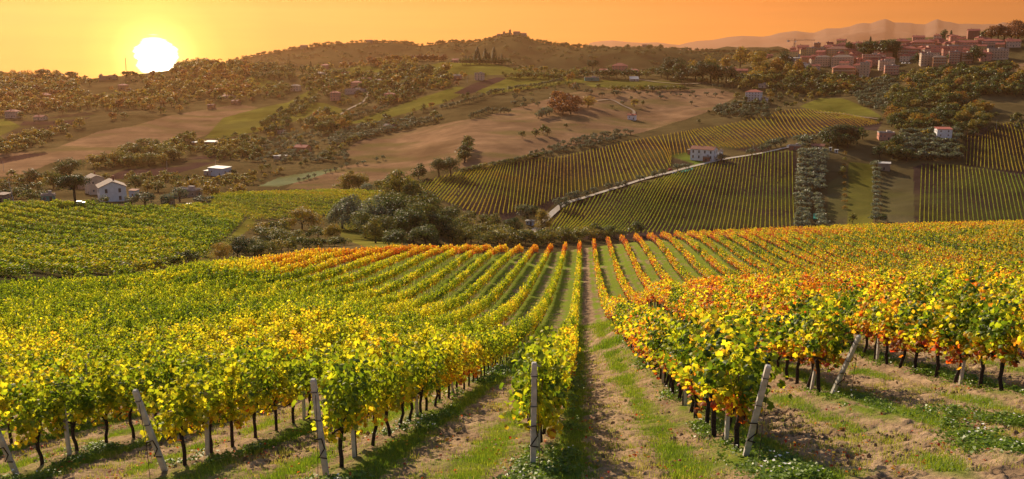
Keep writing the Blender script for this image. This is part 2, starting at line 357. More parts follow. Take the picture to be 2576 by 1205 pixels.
# ------------------------------------------------------------------ ground sheet
P = lambda i, j, *pts: [Z(i, j, *p) for p in pts]
FIELDS = [   # class, outline in the picture of a real patch of land
 ('stubble', [(-60, 450), (-60, 392), (60, 383), (140, 372), (250, 330), (330, 318), (430, 290), (600, 262), (650, 270), (560, 305), (520, 340), (480, 352), (390, 380), (250, 395), (130, 410), (60, 440)]),
 ('ploughed', [(5, 352), (60, 305), (215, 282), (245, 288), (130, 335), (25, 358)]),
 ('ploughed', [(-60, 405), (110, 381), (122, 388), (-60, 425)]),
 ('ploughed', [(270, 445), (320, 425), (480, 393), (560, 388), (575, 400), (470, 430), (360, 455), (300, 458)]),
 ('meadow', [(515, 348), (560, 297), (640, 275), (700, 262), (760, 252), (830, 262), (760, 300), (650, 330), (560, 348)]),
 ('meadow', [(575, 218), (600, 196), (640, 193), (690, 203), (690, 222), (600, 224)]),
 ('meadow', [(1000, 172), (1060, 172), (1130, 150), (1180, 147), (1260, 165), (1340, 180), (1330, 188), (1180, 188), (1090, 183)]),
 ('meadow', [(835, 184), (900, 165), (960, 168), (970, 180), (880, 188)]),
 ('meadow', [(870, 312), (960, 280), (1060, 245), (1150, 217), (1190, 222), (1120, 258), (1000, 290), (950, 305)]),
 ('meadow', [(1190, 228), (1240, 200), (1300, 190), (1400, 188), (1490, 200), (1505, 206), (1400, 214), (1300, 228), (1230, 238)]),
 ('ploughed', [(1140, 235), (1190, 210), (1250, 194), (1275, 197), (1230, 217), (1180, 238)]),
 ('meadow', [(1470, 212), (1500, 202), (1600, 201), (1710, 206), (1715, 212), (1600, 218), (1490, 219)]),
 ('stubble', [(850, 395), (900, 355), (1000, 330), (1150, 305), (1230, 290), (1330, 262), (1420, 238), (1490, 222), (1640, 227), (1800, 222), (1860, 238), (1800, 275), (1720, 302), (1620, 332), (1440, 367), (1300, 397), (1170, 422), (1050, 434), (990, 450), (900, 465), (830, 480), (720, 475), (760, 445), (850, 422), (940, 402)]),
 ('straw', [(880, 400), (1000, 372), (1150, 350), (1180, 360), (1080, 395), (960, 415)]),
 ('pale', [(650, 468), (700, 447), (800, 430), (860, 422), (790, 447), (700, 470)]),
 ('meadow', [(2010, 268), (2060, 247), (2120, 247), (2190, 275), (2220, 295), (2130, 290), (2050, 278)]),
 ('soil', P(1, 1, (1640, 620), (1850, 570), (2090, 520), (2600, 430), (2600, 1030), (2300, 980), (2000, 880), (1700, 760)) ),
 ('soil', P(1, 2, (-10, 430), (500, 380), (860, 290), (1160, 220), (1500, 160), (1800, 110), (2080, 70), (2600, -60), (2600, 330), (2380, 320), (2100, 280), (1800, 290), (1560, 370), (1830, 440), (1560, 520), (1000, 690), (540, 760), (380, 880), (300, 960), (0, 960))),
 ('soil', P(1, 3, (-10, -60), (200, -100), (420, -100), (900, -30), (1150, 20), (1100, 110), (700, 90), (300, 170), (0, 240))),
 ('soil', P(1, 2, (370, 1130), (470, 930), (620, 830), (1100, 700), (1640, 540), (2090, 420), (2600, 330), (2600, 1200), (400, 1200))),
 ('soil', P(1, 3, (-10, 330), (280, 320), (300, 600), (280, 1100), (-10, 1100))),
 ('lawn', P(1, 2, (1580, 360), (1640, 335), (1800, 330), (1830, 390), (2000, 410), (2060, 420), (1850, 480), (1600, 520), (1840, 440))),
 ('meadow', P(1, 3, (810, 420), (1060, 440), (1050, 1060), (790, 1060))),
 ('dry', P(1, 3, (600, 640), (740, 560), (810, 560), (790, 1060), (600, 1060))),
 ('dry', P(1, 3, (1140, 580), (1460, 570), (1470, 1060), (1140, 1060))),
 ('soil', P(1, 3, (1460, 470), (1560, 440), (2000, 470), (2600, 560), (2600, 1050), (1470, 1050))),
 ('soil', P(1, 3, (1980, 130), (2300, 40), (2600, 20), (2600, 570), (1980, 470))),
 ('meadow', [(-60, 298), (20, 300), (52, 318), (0, 342), (-60, 348)]),
 ('meadow', P(0, 1, (640, 1050), (760, 1060), (910, 1110), (800, 1165), (650, 1190))),
 ('meadow', P(0, 1, (430, 960), (600, 880), (700, 880), (560, 960), (420, 1080), (200, 1180), (60, 1200), (250, 1080))),
 ('meadow', P(1, 0, (1680, 310), (1800, 270), (1870, 280), (1780, 330))),
 ('stubble', [(2470, 220), (2500, 168), (2640, 150), (2640, 200), (2540, 200)]),
 ('meadow', [(590, 532), (650, 560), (610, 590), (545, 640), (505, 668), (525, 632), (595, 562)]),
 ('meadow', [(850, 560), (900, 550), (1000, 590), (1020, 625), (930, 625), (860, 600)]),
 ('vinesoil', [(-60, 508), (180, 510), (330, 518), (530, 512), (625, 545), (600, 575), (520, 645), (400, 670), (300, 700), (-60, 715)]),
 ('vinesoil', [(530, 488), (620, 480), (960, 478), (985, 500), (960, 535), (840, 555), (720, 550), (640, 555), (560, 522), (530, 517)]),
]
FCOL = {'stubble': (0.235, 0.138, 0.075), 'straw': (0.21, 0.125, 0.065), 'ploughed': (0.062, 0.034, 0.030), 'meadow': (0.15, 0.135, 0.026), 'pale': (0.20, 0.22, 0.11), 'soil': (0.056, 0.036, 0.030),
        'lawn': (0.13, 0.17, 0.03), 'dry': (0.115, 0.095, 0.045), 'scrub': (0.105, 0.078, 0.034), 'vinesoil': (0.07, 0.062, 0.028)}
def sheet_axis():
    core = np.arange(-0.70, 0.7001, 0.00155)
    e = 0.70 + np.cumsum(np.linspace(0.004, 0.11, 30))
    return np.concatenate([-e[::-1], core, e])
def sheet_rows():
    d = [1.2, 2, 3, 4, 5, 6, 7, 8, 8.6, 9.1, 9.5]
    while d[-1] < 235: d.append(d[-1] + min(1.15, max(0.03, 1.7 * d[-1] ** 2 / 5100)))
    while d[-1] < 520: d.append(d[-1] + 4.0)
    while d[-1] < 1560: d.append(d[-1] + 3.2)
    while d[-1] < 2300: d.append(d[-1] + 14)
    return np.array(d)
AA, DD = sheet_axis(), sheet_rows()
gx = np.outer(AA, DD); gy = np.outer(np.ones_like(AA), DD)
gz = ground(gx, gy)
ni, nj = gx.shape
gu, gv = project(gx, gy, gz)
near = (gy < crest(gx / gy) + 8)
s, krow = aisle(gx, gy)
big = fbm(gx / 1.7, gy / 1.7, 11, 4); fine = fbm(gx * 3.1, gy * 3.1, 21, 4); clod = fbm(gx * 7.0, gy * 7.0, 31, 3)
far_w = np.clip((gy - 40) / 50, 0, 1)
# how grassy: strip beside the row on its right, thin grass at the far side, open tracks between
strip = np.exp(-((s - 0.16) / 0.11) ** 2) * 1.15 + np.exp(-((s - 0.72) / 0.10) ** 2) * 0.65 + np.exp(-((s - 0.98) / 0.07) ** 2) * 0.5 - 0.15
strip = strip + far_w * 0.75
strip = strip - 0.9 * (krow == 0) * np.exp(-((s - 0.42) / 0.17) ** 2) - .25 * (krow == 0) * far_w
GRASSY = np.clip((strip + (big - 0.5) * 2.2 + (fine - 0.5) * 0.9) * 1.4 - 0.25, 0, 1) * near
head = np.clip((12.6 - gy) / 2.0, 0, 1)
dirt = np.array((0.36, 0.25, 0.15)); dirt2 = np.array((0.20, 0.135, 0.082)); grs = np.array((0.12, 0.155, 0.02)); drygr = np.array((0.24, 0.20, 0.075))
t1 = np.clip((fine - 0.3) * 2.4, 0, 1)[..., None]
colr = dirt2 + (dirt - dirt2) * t1
gm_ = np.clip(GRASSY * 1.1, 0, 1)[..., None]
gcol = grs * (1 + .35 * far_w[..., None]) + (drygr - grs) * (1 - .75 * far_w[..., None]) * np.clip((fbm(gx / 0.9, gy / 0.9, 41, 3) - 0.38) * 2.2, 0, 1)[..., None]
colr = colr * (1 - gm_) + gcol * gm_
farc = np.zeros(gx.shape + (3,)) + np.array(FCOL['scrub'])
fieldmask = np.zeros(gx.shape)
farm = gy > 90
for cls, poly in FIELDS:
    m = in_poly(gu, gv, poly) & farm & ((gy > 480) | (cls in ('vinesoil', 'meadow')))
    farc[m] = FCOL[cls]; fieldmask[m] = 1
n1 = fbm(gx / 35, gy / 35, 51, 4); n2 = fbm(gx / 6, gy / 10, 61, 4)
n3 = fbm((gx + gy * .25) / 30, (gy - gx * .25) / 2.6, 67, 3)
farc = farc * (0.42 + 1.05 * n1 * (0.38 + 0.55 * n2 + .78 * n3))[..., None]
gn = np.clip((fbm(gx / 60 + 9, gy / 25, 71, 4) - 0.50) * 4, 0, 1)[..., None] * fieldmask[..., None]
farc = farc * (1 - 0.6 * gn) + np.array((0.115, 0.105, 0.03)) * 0.6 * gn
colr = np.where(near[..., None], colr, farc)
# relief of the worked soil
rel = ((fine - 0.5) * 0.10 + np.maximum(clod - 0.5, 0) * 0.18 * (1 - GRASSY) + (big - 0.5) * 0.16) * np.clip(1.6 - gy / 60, 0, 1)
rel = rel + 0.07 * np.exp(-((np.minimum(s, 1 - s)) / 0.13) ** 2) * np.clip(1.6 - gy / 60, 0, 1)
gz = gz + rel * near + (fbm(gx / 14, gy / 14, 81, 3) - 0.5) * 0.9 * (gy > 480)
idx = np.arange(ni * nj).reshape(ni, nj)
q = np.stack([idx[:-1, :-1], idx[1:, :-1], idx[1:, 1:], idx[:-1, 1:]], -1).reshape(-1, 4)
def ground_mat():
    m, t, o = new_mat('ground_soil')
    b = N(t, 'ShaderNodeBsdfDiffuse')
    at_ = N(t, 'ShaderNodeAttribute', attribute_name='Col')
    g = N(t, 'ShaderNodeNewGeometry')
    n = N(t, 'ShaderNodeTexNoise'); n.inputs['Scale'].default_value = 9.0; n.inputs['Detail'].default_value = 8; n.inputs['Roughness'].default_value = 0.65
    t.links.new(g.outputs['Position'], n.inputs[0])
    mr = N(t, 'ShaderNodeMapRange'); t.links.new(n.outputs[0], mr.inputs[0])
    mr.inputs[1].default_value = 0.25; mr.inputs[2].default_value = 0.75; mr.inputs[3].default_value = 0.62; mr.inputs[4].default_value = 1.35
    mx = N(t, 'ShaderNodeMix', data_type='RGBA', blend_type='MULTIPLY'); mx.inputs[0].default_value = 1.0
    t.links.new(at_.outputs[0], mx.inputs[6]); t.links.new(mr.outputs[0], mx.inputs[7])
    t.links.new(mx.outputs[2], b.inputs['Color'])
    bp = N(t, 'ShaderNodeBump'); bp.inputs['Strength'].default_value = 1.0; bp.inputs['Distance'].default_value = 0.06
    t.links.new(n.outputs[0], bp.inputs['Height']); t.links.new(bp.outputs[0], b.inputs['Normal'])
    t.links.new(b.outputs[0], o.inputs[0])
    return m
gme = mesh_np('ground', np.stack([gx, gy, gz], -1), quads=q, mats=[ground_mat()], smooth=True)
attr_f(gme, 'Col', np.concatenate([colr, np.ones(colr.shape[:2] + (1,))], -1), 'FLOAT_COLOR')
tag(link('ground', gme), 'vineyard slope and patchwork of fields on rolling hills', 'ground', kind='structure')
del q, idx, farc, colr, gcol

# ------------------------------------------------------------------ distant ranges
def ridge(name, label, sky_pts, d0, d1, v0, mat, bump, seed, back=500, nd=60, na=520, a_ext=1.0):
    su, sv = zip(*sky_pts)
    uu = np.linspace(-600, 3200, na)
    sv_ = np.interp(uu, su, sv)
    a = (uu - 1288) / F / 1.02
    dd = np.concatenate([np.linspace(d0, d1, nd), [d1 + back * 0.4, d1 + back]])
    X = np.outer(a, dd); Y = np.outer(np.ones(na), dd)
    top = np.array([-float(ray(0, v)[1]) * d1 for v in sv_])
    bot = np.array([-float(ray(0, max(v0, v + 45))[1]) * d0 for v in sv_])[:, None]
    t = np.clip((dd - d0) / (d1 - d0), 0, 1)
    Zr = bot + (top[:, None] - bot) * (t ** 1.15)[None]
    n = fbm(X / bump[1], Y / bump[1], seed, 5) - 0.5
    Zr = Zr + n * bump[0] * np.sin(np.clip(t, 0, 1) * math.pi)[None] ** 0.8
    Zr[:, nd] = top - 60; Zr[:, nd + 1] = bot[:, 0] - 40
    ii = np.arange(na * len(dd)).reshape(na, -1)
    qq = np.stack([ii[:-1, :-1], ii[1:, :-1], ii[1:, 1:], ii[:-1, 1:]], -1).reshape(-1, 4)
    me = mesh_np(name, np.stack([X, Y, Zr], -1), quads=qq, mats=[mat], smooth=True)
    o = link(name, me); tag(o, label, 'hills', kind='structure')
    return uu, a, dd, Zr, top
SKY1 = [(-600, 235), (0, 225), (300, 205), (450, 190), (560, 166), (600, 150), (680, 133), (760, 121), (830, 111), (920, 106), (1010, 108), (1060, 115), (1100, 111), (1140, 104), (1170, 108), (1205, 104), (1235, 98), (1252, 93), (1280, 88),
        (1305, 86), (1322, 92), (1345, 102), (1385, 113), (1440, 118), (1500, 121), (1560, 122), (1650, 120), (1700, 125), (1800, 128), (1900, 131), (2000, 129), (2100, 136), (2400, 150), (3200, 170)]
hill_m = simple('far_hill_scrub', (0.085, 0.07, 0.03), 1.0, 0.5, 0.006, col2=(0.035, 0.042, 0.02), spec=0.0)
HU, HA, HD, HZ, HTOP = ridge('far_hills', 'wooded far ridge with a village on its summit', SKY1, 1700, 2500, 215, hill_m, (95, 330), 91)
SKY2 = [(-600, 240), (900, 220), (1300, 135), (1400, 128), (1480, 118)] + P(0, 2, (700, 445), (850, 418), (1000, 405), (1150, 422), (1300, 430), (1450, 424), (1600, 445), (1680, 450), (1750, 430), (1850, 412), (2000, 402), (2170, 370), (2300, 360), (2500, 368)) + \
       P(0, 3, (0, 360), (100, 330), (260, 310), (400, 328), (450, 328), (560, 286), (700, 284), (800, 265), (860, 240), (930, 230), (1000, 236), (1080, 205), (1150, 189), (1190, 206), (1230, 226), (1300, 226), (1400, 230), (1450, 240), (1550, 245), (1600, 216), (1660, 190), (1720, 212), (1800, 222), (1880, 240), (2000, 238), (2100, 245), (2180, 240), (2250, 245), (2320, 222), (2400, 236), (2500, 242)) + [(2700, 110), (3200, 130)]
def mountain_mat():
    m, t, o = new_mat('mountain_rock')
    b = N(t, 'ShaderNodeBsdfDiffuse'); g = N(t, 'ShaderNodeNewGeometry')
    s_ = N(t, 'ShaderNodeSeparateXYZ'); t.links.new(g.outputs['Position'], s_.inputs[0])
    n = N(t, 'ShaderNodeTexNoise'); n.inputs['Scale'].default_value = 0.0045; n.inputs['Detail'].default_value = 7; t.links.new(g.outputs['Position'], n.inputs[0])
    h = M(t, 'ADD', M(t, 'DIVIDE', s_.outputs[2], 470.0), M(t, 'MULTIPLY', M(t, 'SUBTRACT', n.outputs[0], 0.5), 2.2))
    t.links.new(ramp(t, h, [(1.00, (0.17, 0.12, 0.10)), (1.16, (0.55, 0.48, 0.44))]), b.inputs[0])
    t.links.new(b.outputs[0], o.inputs[0]); return m
ridge('mountains', 'snow flecked mountain range fading into orange haze', SKY2, 9000, 11500, 150, mountain_mat(), (170, 700), 131, nd=70, na=760)
SKY3 = [(-600, 240), (1000, 220), (1600, 160)] + P(0, 2, (1700, 515), (2000, 500), (2150, 465), (2300, 478), (2450, 472), (2550, 478)) + P(0, 3, (0, 475), (100, 462), (200, 500)) + [(3200, 170)]
ridge('foothills', 'low hazy foothills below the mountains', SKY3, 2900, 3500, 170, hill_m, (40, 200), 151, nd=30, na=300)
base = mesh_np('plain', [(-7000, 900, -330), (7000, 900, -330), (7000, 5600, -330), (-7000, 5600, -330)], quads=[(0, 1, 2, 3)], mats=[hill_m])
tag(link('plain', base), 'dark valley floor beyond the hills', 'ground', kind='structure')

# ------------------------------------------------------------------ leaf geometry
LOBED = [(0, 0.98), (0.30, 0.70), (0.62, 0.66), (0.58, 0.28), (0.66, -0.02), (0.30, -0.18), (0, 0.02), (-0.30, -0.18), (-0.66, -0.02), (-0.58, 0.28), (-0.62, 0.66), (-0.30, 0.70)]
def leaves(c, nrm, size, r, lobed=False, droop=0.0):
    """leaf faces at centres c, facing nrm; returns verts, quads, tris, leaf count per leaf verts"""
    n = len(c)
    nrm = nrm / np.maximum(np.linalg.norm(nrm, axis=1, keepdims=True), 1e-6)
    t = r.normal(size=(n, 3)); t[:, 2] -= droop
    t -= nrm * np.sum(t * nrm, 1, keepdims=True); t /= np.maximum(np.linalg.norm(t, axis=1, keepdims=True), 1e-6)
    b = np.cross(nrm, t)
    if lobed:
        o = np.array(LOBED + [(0, 0.30)]); fold = -0.42 * np.abs(o[:, 0]) - .25 * np.maximum(o[:, 1] - .3, 0) + np.where(np.arange(13) == 12, 0.10, 0)
        o = o - np.array((0, 0.4)); k = 13
        V_ = c[:, None] + size[:, None, None] * (o[None, :, :1] * b[:, None] + o[None, :, 1:] * t[:, None] + fold[None, :, None] * nrm[:, None])
        f = np.array([(i, (i + 1) % 12, 12) for i in range(12)])
        T = (np.arange(n) * k)[:, None, None] + f[None]
        return V_.reshape(-1, 3), None, T.reshape(-1, 3), k
    o = np.array([(0, -0.55), (0.46, 0.0), (0, 0.62), (-0.46, 0.0)]); fold = np.array([0.06, -0.12, 0.06, -0.12]); k = 4
    V_ = c[:, None] + size[:, None, None] * (o[None, :, :1] * b[:, None] + o[None, :, 1:] * t[:, None] + fold[None, :, None] * nrm[:, None])
    Q = (np.arange(n) * 4)[:, None] + np.arange(4)[None]
    return V_.reshape(-1, 3), Q, None, k
def leaf_mesh(name, c, nrm, size, r, mat, leafv, lobed=False, droop=0.0, extra=None, extra_mat=None):
    v, Q, T, k = leaves(c, nrm, size, r, lobed, droop)
    lf = np.repeat(leafv, k); lum = np.repeat(r.random(len(c)), k)
    mats, mi = [mat], np.zeros(len(Q) if Q is not None else len(T), int)
    if extra:                                     # woody part in the same mesh
        ev = np.array(extra.v); b0 = len(v)
        eq = [tuple(i + b0 for i in f) for f in extra.f if len(f) == 4]
        v = np.concatenate([v, ev]); mats.append(extra_mat)
        if Q is not None:
            mi = np.concatenate([mi, np.ones(len(eq), int)]); Q = np.concatenate([Q, np.array(eq)])
        else:
            Q = np.array(eq); mi = np.concatenate([np.ones(len(eq), int), mi])
        lf = np.concatenate([lf, np.zeros(len(ev))]); lum = np.concatenate([lum, np.zeros(len(ev))])
    me = mesh_np(name, v, quads=Q, tris=T, mats=mats, matidx=mi)
    attr_f(me, 'leaf', lf); attr_f(me, 'lum', lum)
    return me
def vine_cloud(n, size, r, L=1.15):
    """leaf centres of one trellised vine, along local x: shoots rise from the cordon, arch over and hang"""
    ns = 18; C, SB = [], []
    for q_ in range(ns):
        m_ = int(n / ns * r.uniform(.6, 1.4)); x0 = -L / 2 + L * (q_ + r.random()) / ns; x1 = x0 + r.normal(0, .13); sy = r.choice((-1, 1))
        top = r.uniform(1.28, 1.80) if r.random() < .85 else r.uniform(1.8, 2.05); out_ = abs(r.normal(.10, .09)) + .03
        t = r.random(m_) ** .9
        kind = r.random()
        if kind < .62: z = .72 + (top - .72) * t; y = sy * out_ * np.sin(t * 2.6); x = x0 + (x1 - x0) * t
        elif kind < .90: z = np.where(t < .5, .95 + (top - .95) * t * 2, top - (t - .5) * 2 * r.uniform(.35, .8)); y = sy * (.06 + .36 * t); x = x0 + (x1 - x0) * t * 1.5
        else: z = 1.15 - t * r.uniform(.25, .6); y = sy * (.15 + .12 * t); x = x0 + .1 * t
        w = .075; SB.append(np.full(m_, r.random()))
        C.append(np.stack([x + r.normal(0, w, m_), y + r.normal(0, w, m_), z + r.normal(0, w * .8, m_)], 1))
    c = np.concatenate(C); n = len(c); y, z = c[:, 1], c[:, 2]; z[:] = np.maximum(z, .52)
    nr = r.normal(size=(n, 3)) * 0.7; nr[:, 1] += np.sign(y) * 0.7; nr[:, 2] += 0.55
    lowness = np.clip((1.12 - z) / 0.4, 0, 1)
    lf = np.clip(.55 * np.concatenate(SB) + .45 * r.beta(2, 2, n) + lowness * r.uniform(0.0, 1.0, n), 0, 2.0)
    return c, nr, r.uniform(0.75, 1.25, n) * size, lf
def canes(r, n=9):
    mb = MB()
    for k in range(n):
        x0 = r.uniform(-0.5, 0.5); x1 = x0 + r.uniform(-0.15, 0.15); y1 = r.uniform(-0.2, 0.2)
        mb.tube([(x0, 0, 0.66), (x0 * .7 + x1 * .3, y1 * .5, 1.0), (x1, y1, 1.35)], [0.007, 0.006, 0.004], 3, cap=False)
    return mb
VN = []          # close vines: foliage meshes with real leaf outlines
for k in range(8):
    r = np.random.default_rng(100 + k)
    c, nr, sz, lf = vine_cloud(680, 0.076, r)
    VN.append(leaf_mesh('vine_foliage', c, nr, sz, r, MAT['vine'], lf, lobed=True, droop=0.9, extra=canes(r), extra_mat=MAT['cane']))
VN_ALL = []
for k in range(8):
    r = np.random.default_rng(100 + k); c, nr, sz, lf = vine_cloud(600, 0.080, r); mb = canes(r); mb.tube([(0, 0, -.25), (.02, 0, .4), (0, 0, .8)], [.045, .036, .04], 4, cap=False)
    VN_ALL.append(leaf_mesh('vine_near', c, nr, sz, r, MAT['vine'], lf, lobed=True, droop=0.9, extra=mb, extra_mat=MAT['bark']))
def trunk_mb(r, n=7):
    mb = MB(); p = [(0, 0, -0.25)]; x = y = 0.0
    for z in (0.12, 0.28, 0.42, 0.56, 0.68):
        x += r.normal(0, 0.022); y += r.normal(0, 0.018); p.append((x, y, z))
    mb.tube(p, [0.042, 0.036, 0.031 + r.uniform(0, .008), 0.033, 0.036, 0.042], n)
    e = p[-1]
    for sx in (-1, 1):
        mb.tube([e, (e[0] + sx * 0.12, e[1] + r.normal(0, .02), 0.77), (e[0] + sx * 0.33, e[1] + r.normal(0, .02), 0.80), (sx * 0.55, 0, 0.78)], [0.034, 0.027, 0.018, 0.012], 5)
    return mb
VT_ = [trunk_mb(np.random.default_rng(200 + k)).mesh('vine_trunk', MAT['bark'], smooth=True) for k in range(6)]
VM, VF = [], []
for k in range(7):
    r = np.random.default_rng(300 + k)
    c, nr, sz, lf = vine_cloud(340, 0.13, r)
    mb = MB(); mb.tube([(0, 0, -0.2), (0.02, 0, 0.4), (0, 0, 0.8)], [0.05, 0.038, 0.035], 4, cap=False)
    VM.append(leaf_mesh('vine_mid', c, nr, sz, r, MAT['vine'], lf, extra=mb, extra_mat=MAT['bark']))
for k in range(6):
    r = np.random.default_rng(400 + k)
    c, nr, sz, lf = vine_cloud(140, 0.23, r)
    mb = MB(); mb.tube([(0, 0, -0.3), (0.02, 0, 0.8)], [0.055, 0.045], 3, cap=False)
    VF.append(leaf_mesh('vine_far', c, nr, sz, r, MAT['vine'], lf, extra=mb, extra_mat=MAT['bark']))

def scatter(name, label, cat, pts, rot, scl, idx, tint, vary, sources, group=None):
    """many copies that nobody would count: one point object that instances its source meshes"""
    src = bpy.data.collections.new(name + '_source')
    for i, me in enumerate(sources):
        o = bpy.data.objects.new('%s_source_%02d' % (name, i), me); src.objects.link(o)
    me = bpy.data.meshes.new(name); n = len(pts)
    me.vertices.add(n); me.vertices.foreach_set('co', np.asarray(pts, np.float32).ravel())
    attr_f(me, 'rot', rot, 'FLOAT_VECTOR'); attr_f(me, 'scl', scl, 'FLOAT_VECTOR'); attr_f(me, 'idx', idx, 'INT'); attr_f(me, 'tint', tint); attr_f(me, 'vary', vary)
    o = link(name, me)
    ng = bpy.data.node_groups.new(name + '_nodes', 'GeometryNodeTree')
    ng.interface.new_socket('Geometry', in_out='INPUT', socket_type='NodeSocketGeometry'); ng.interface.new_socket('Geometry', in_out='OUTPUT', socket_type='NodeSocketGeometry')
    gi, go = ng.nodes.new('NodeGroupInput'), ng.nodes.new('NodeGroupOutput')
    ci = ng.nodes.new('GeometryNodeCollectionInfo'); ci.inputs['Collection'].default_value = src; ci.inputs['Separate Children'].default_value = True; ci.inputs['Reset Children'].default_value = True
    iop = ng.nodes.new('GeometryNodeInstanceOnPoints'); iop.inputs['Pick Instance'].default_value = True
    def na(nm, typ):
        x = ng.nodes.new('GeometryNodeInputNamedAttribute'); x.data_type = typ; x.inputs['Name'].default_value = nm; return x.outputs['Attribute']
    L = ng.links.new
    L(gi.outputs[0], iop.inputs['Points']); L(ci.outputs[0], iop.inputs['Instance']); L(na('idx', 'INT'), iop.inputs['Instance Index'])
    L(na('rot', 'FLOAT_VECTOR'), iop.inputs['Rotation']); L(na('scl', 'FLOAT_VECTOR'), iop.inputs['Scale']); L(iop.outputs[0], go.inputs[0])
    md = o.modifiers.new('scatter', 'NODES'); md.node_group = ng
    return tag(o, label, cat, group, 'stuff')
def xyz(x, y, dz=0.0):
    return np.stack([x, y, ground(x, y) + dz], 1)

# ------------------------------------------------------------------ near vineyard: rows, vines, posts
def vine_tint(x, y, k):
    n = fbm(x / 7 + 3, y / 7, 161, 3) - 0.5
    rowc = hash2(np.asarray(k, int), np.asarray(k, int) * 0 + 5, 3) - 0.5
    left = 0.41 - 0.07 * np.clip((y - 42) / 10, 0, 1) * np.clip((-k - 3) / 5, 0, 1) + 0.03 * np.clip((y - 60) / 60, 0, 1)
    right = 0.42 + 0.10 * np.exp(-((k - 2) / 4.0) ** 2) * np.clip((y - 14) / 25, 0, 1)
    t = np.where(k <= 0, left, right) + n * np.where(k <= 0, .34, .62) + rowc * 0.06
    red = np.clip((y - (crest(x / y) - 34 + 6 * rowc)) / 8, 0, 1)
    redl = np.where(k <= 0, np.clip((x / y + 0.36) / 0.1, 0, 1) * 0.29, 0.16 + 0.12 * np.clip((0.35 - x / y) / 0.2, 0, 1))
    t = t + red * redl
    t = t - 0.05 * (x / y < -0.2) * (y > 42)
    return np.clip(t, 0.05, 0.95)
vx, vy, vk, vj, px_, py_, pk_, pi_ = [], [], [], [], [], [], [], []
for k in range(-62, 64):
    s0 = START.get(k, 13.5 if k > 2 else 14.8 + 0.25 * (-3 - k))
    n = int((212 - s0) / 1.1)
    j = np.arange(n); y = s0 + 0.65 + 1.1 * j + rng.normal(0, 0.06, n)
    x = X0 + k * SP + MROW * y + rng.normal(0, 0.02, n)
    a = x / y
    ok = (np.abs(a) < 0.78) & (y < crest(a)) & ~((y > 152.5) & (y < 157) & (abs(k) < 9))
    vx.append(x[ok]); vy.append(y[ok]); vk.append(np.full(ok.sum(), k)); vj.append(j[ok])
    i = np.arange(1, n // 5 + 1); y = s0 + 1.55 + 5.5 * (i - 1); x = X0 + k * SP + MROW * y; a = x / y
    ok = (np.abs(a) < 0.78) & (y < crest(a)) & ~((y > 152.5) & (y < 157) & (abs(k) < 9))
    px_.append(x[ok]); py_.append(y[ok]); pk_.append(np.full(ok.sum(), k)); pi_.append(i[ok])
vx, vy, vk, vj = map(np.concatenate, (vx, vy, vk, vj)); px_, py_, pk_, pi_ = map(np.concatenate, (px_, py_, pk_, pi_))
keep = rng.random(len(vx)) > 0.03
vx, vy, vk, vj = vx[keep], vy[keep], vk[keep], vj[keep]
vtint = vine_tint(vx, vy, vk)
vvary = np.where(vk <= 0, 0.15, 1.7)
seen = (np.abs(vx / vy) < 0.64) & (vy > 11.5)
order = np.argsort(np.where(seen, vy, 1e9))[:296]
solo = np.zeros(len(vx), bool); solo[order] = True
ORD = ['first', 'second', 'third', 'fourth', 'fifth', 'sixth', 'seventh', 'eighth', 'ninth', 'tenth', 'eleventh', 'twelfth', 'thirteenth', 'fourteenth', 'fifteenth', 'sixteenth', 'seventeenth', 'eighteenth', 'nineteenth', 'twentieth']
def row_name(k):
    if k == 0: return 'row left of the dirt track'
    if k == 1: return 'row right of the dirt track'
    return ('%s row left of the dirt track' % ORD[-k]) if k < 0 else ('%s row right of the dirt track' % ORD[k - 1])
def colour_word(t, v):
    if v > 0: return 'green and orange' if t < 0.5 else 'orange leaved'
    return 'leafy green' if t < 0.34 else ('yellow green' if t < 0.46 else 'golden yellow')
for n_, i in enumerate(order):
    k, j = int(vk[i]), int(vj[i])
    vine = empty('grapevine', (vx[i], vy[i], float(ground(vx[i], vy[i]))), RANG + (math.pi if rng.random() < .5 else 0) + rng.normal(0, 0.05))
    sc = rng.uniform(0.94, 1.08)
    vine.scale = (1, 1.0, sc) if k <= 0 else (1.05, 1.25, sc * 1.13)
    f = link('foliage', VN[n_ % 8], vine); f['tint'] = float(vtint[i]); f['vary'] = float(vvary[i])
    link('trunk', VT_[(n_ * 5) % 6], vine)
    if j < 14 and -3 <= k <= 2:
        tag(vine, '%s grapevine, %s from the near end of the %s' % (colour_word(vtint[i], vvary[i]).split()[0], ORD[j], row_name(k)), 'grapevine', 'grapevines of the near vineyard')
    else:
        tag(vine, 'grapevine within the %s, beyond its near end' % row_name(k), 'grapevine', 'grapevines in the ' + row_name(k))
r = ~solo
idx_ = np.where(vy[r] < 52, rng.integers(0, 8, r.sum()), np.where(vy[r] < 90, 8 + rng.integers(0, 7, r.sum()), 15 + rng.integers(0, 6, r.sum())))
nr_ = r.sum()
scatter('grapevine_rows', 'long dense rows of autumn grapevines running over the slope behind the nearest vines', 'grapevines', xyz(vx[r], vy[r]),
        np.stack([np.zeros(nr_), np.zeros(nr_), RANG + np.where(rng.random(nr_) < .5, math.pi, 0)], 1),
        np.stack([np.ones(nr_) * 1.02, rng.uniform(.85, 1.15, nr_) * np.where((vk[r] > 0) & (vy[r] < 70), 1.2, np.where(vy[r] > 45, .82, 1.0)), rng.uniform(.92, 1.08, nr_) * np.where((vk[r] > 0) & (vy[r] < 70), 1.08, 1.0)], 1), idx_, vtint[r], vvary[r], VN_ALL + VM + VF)
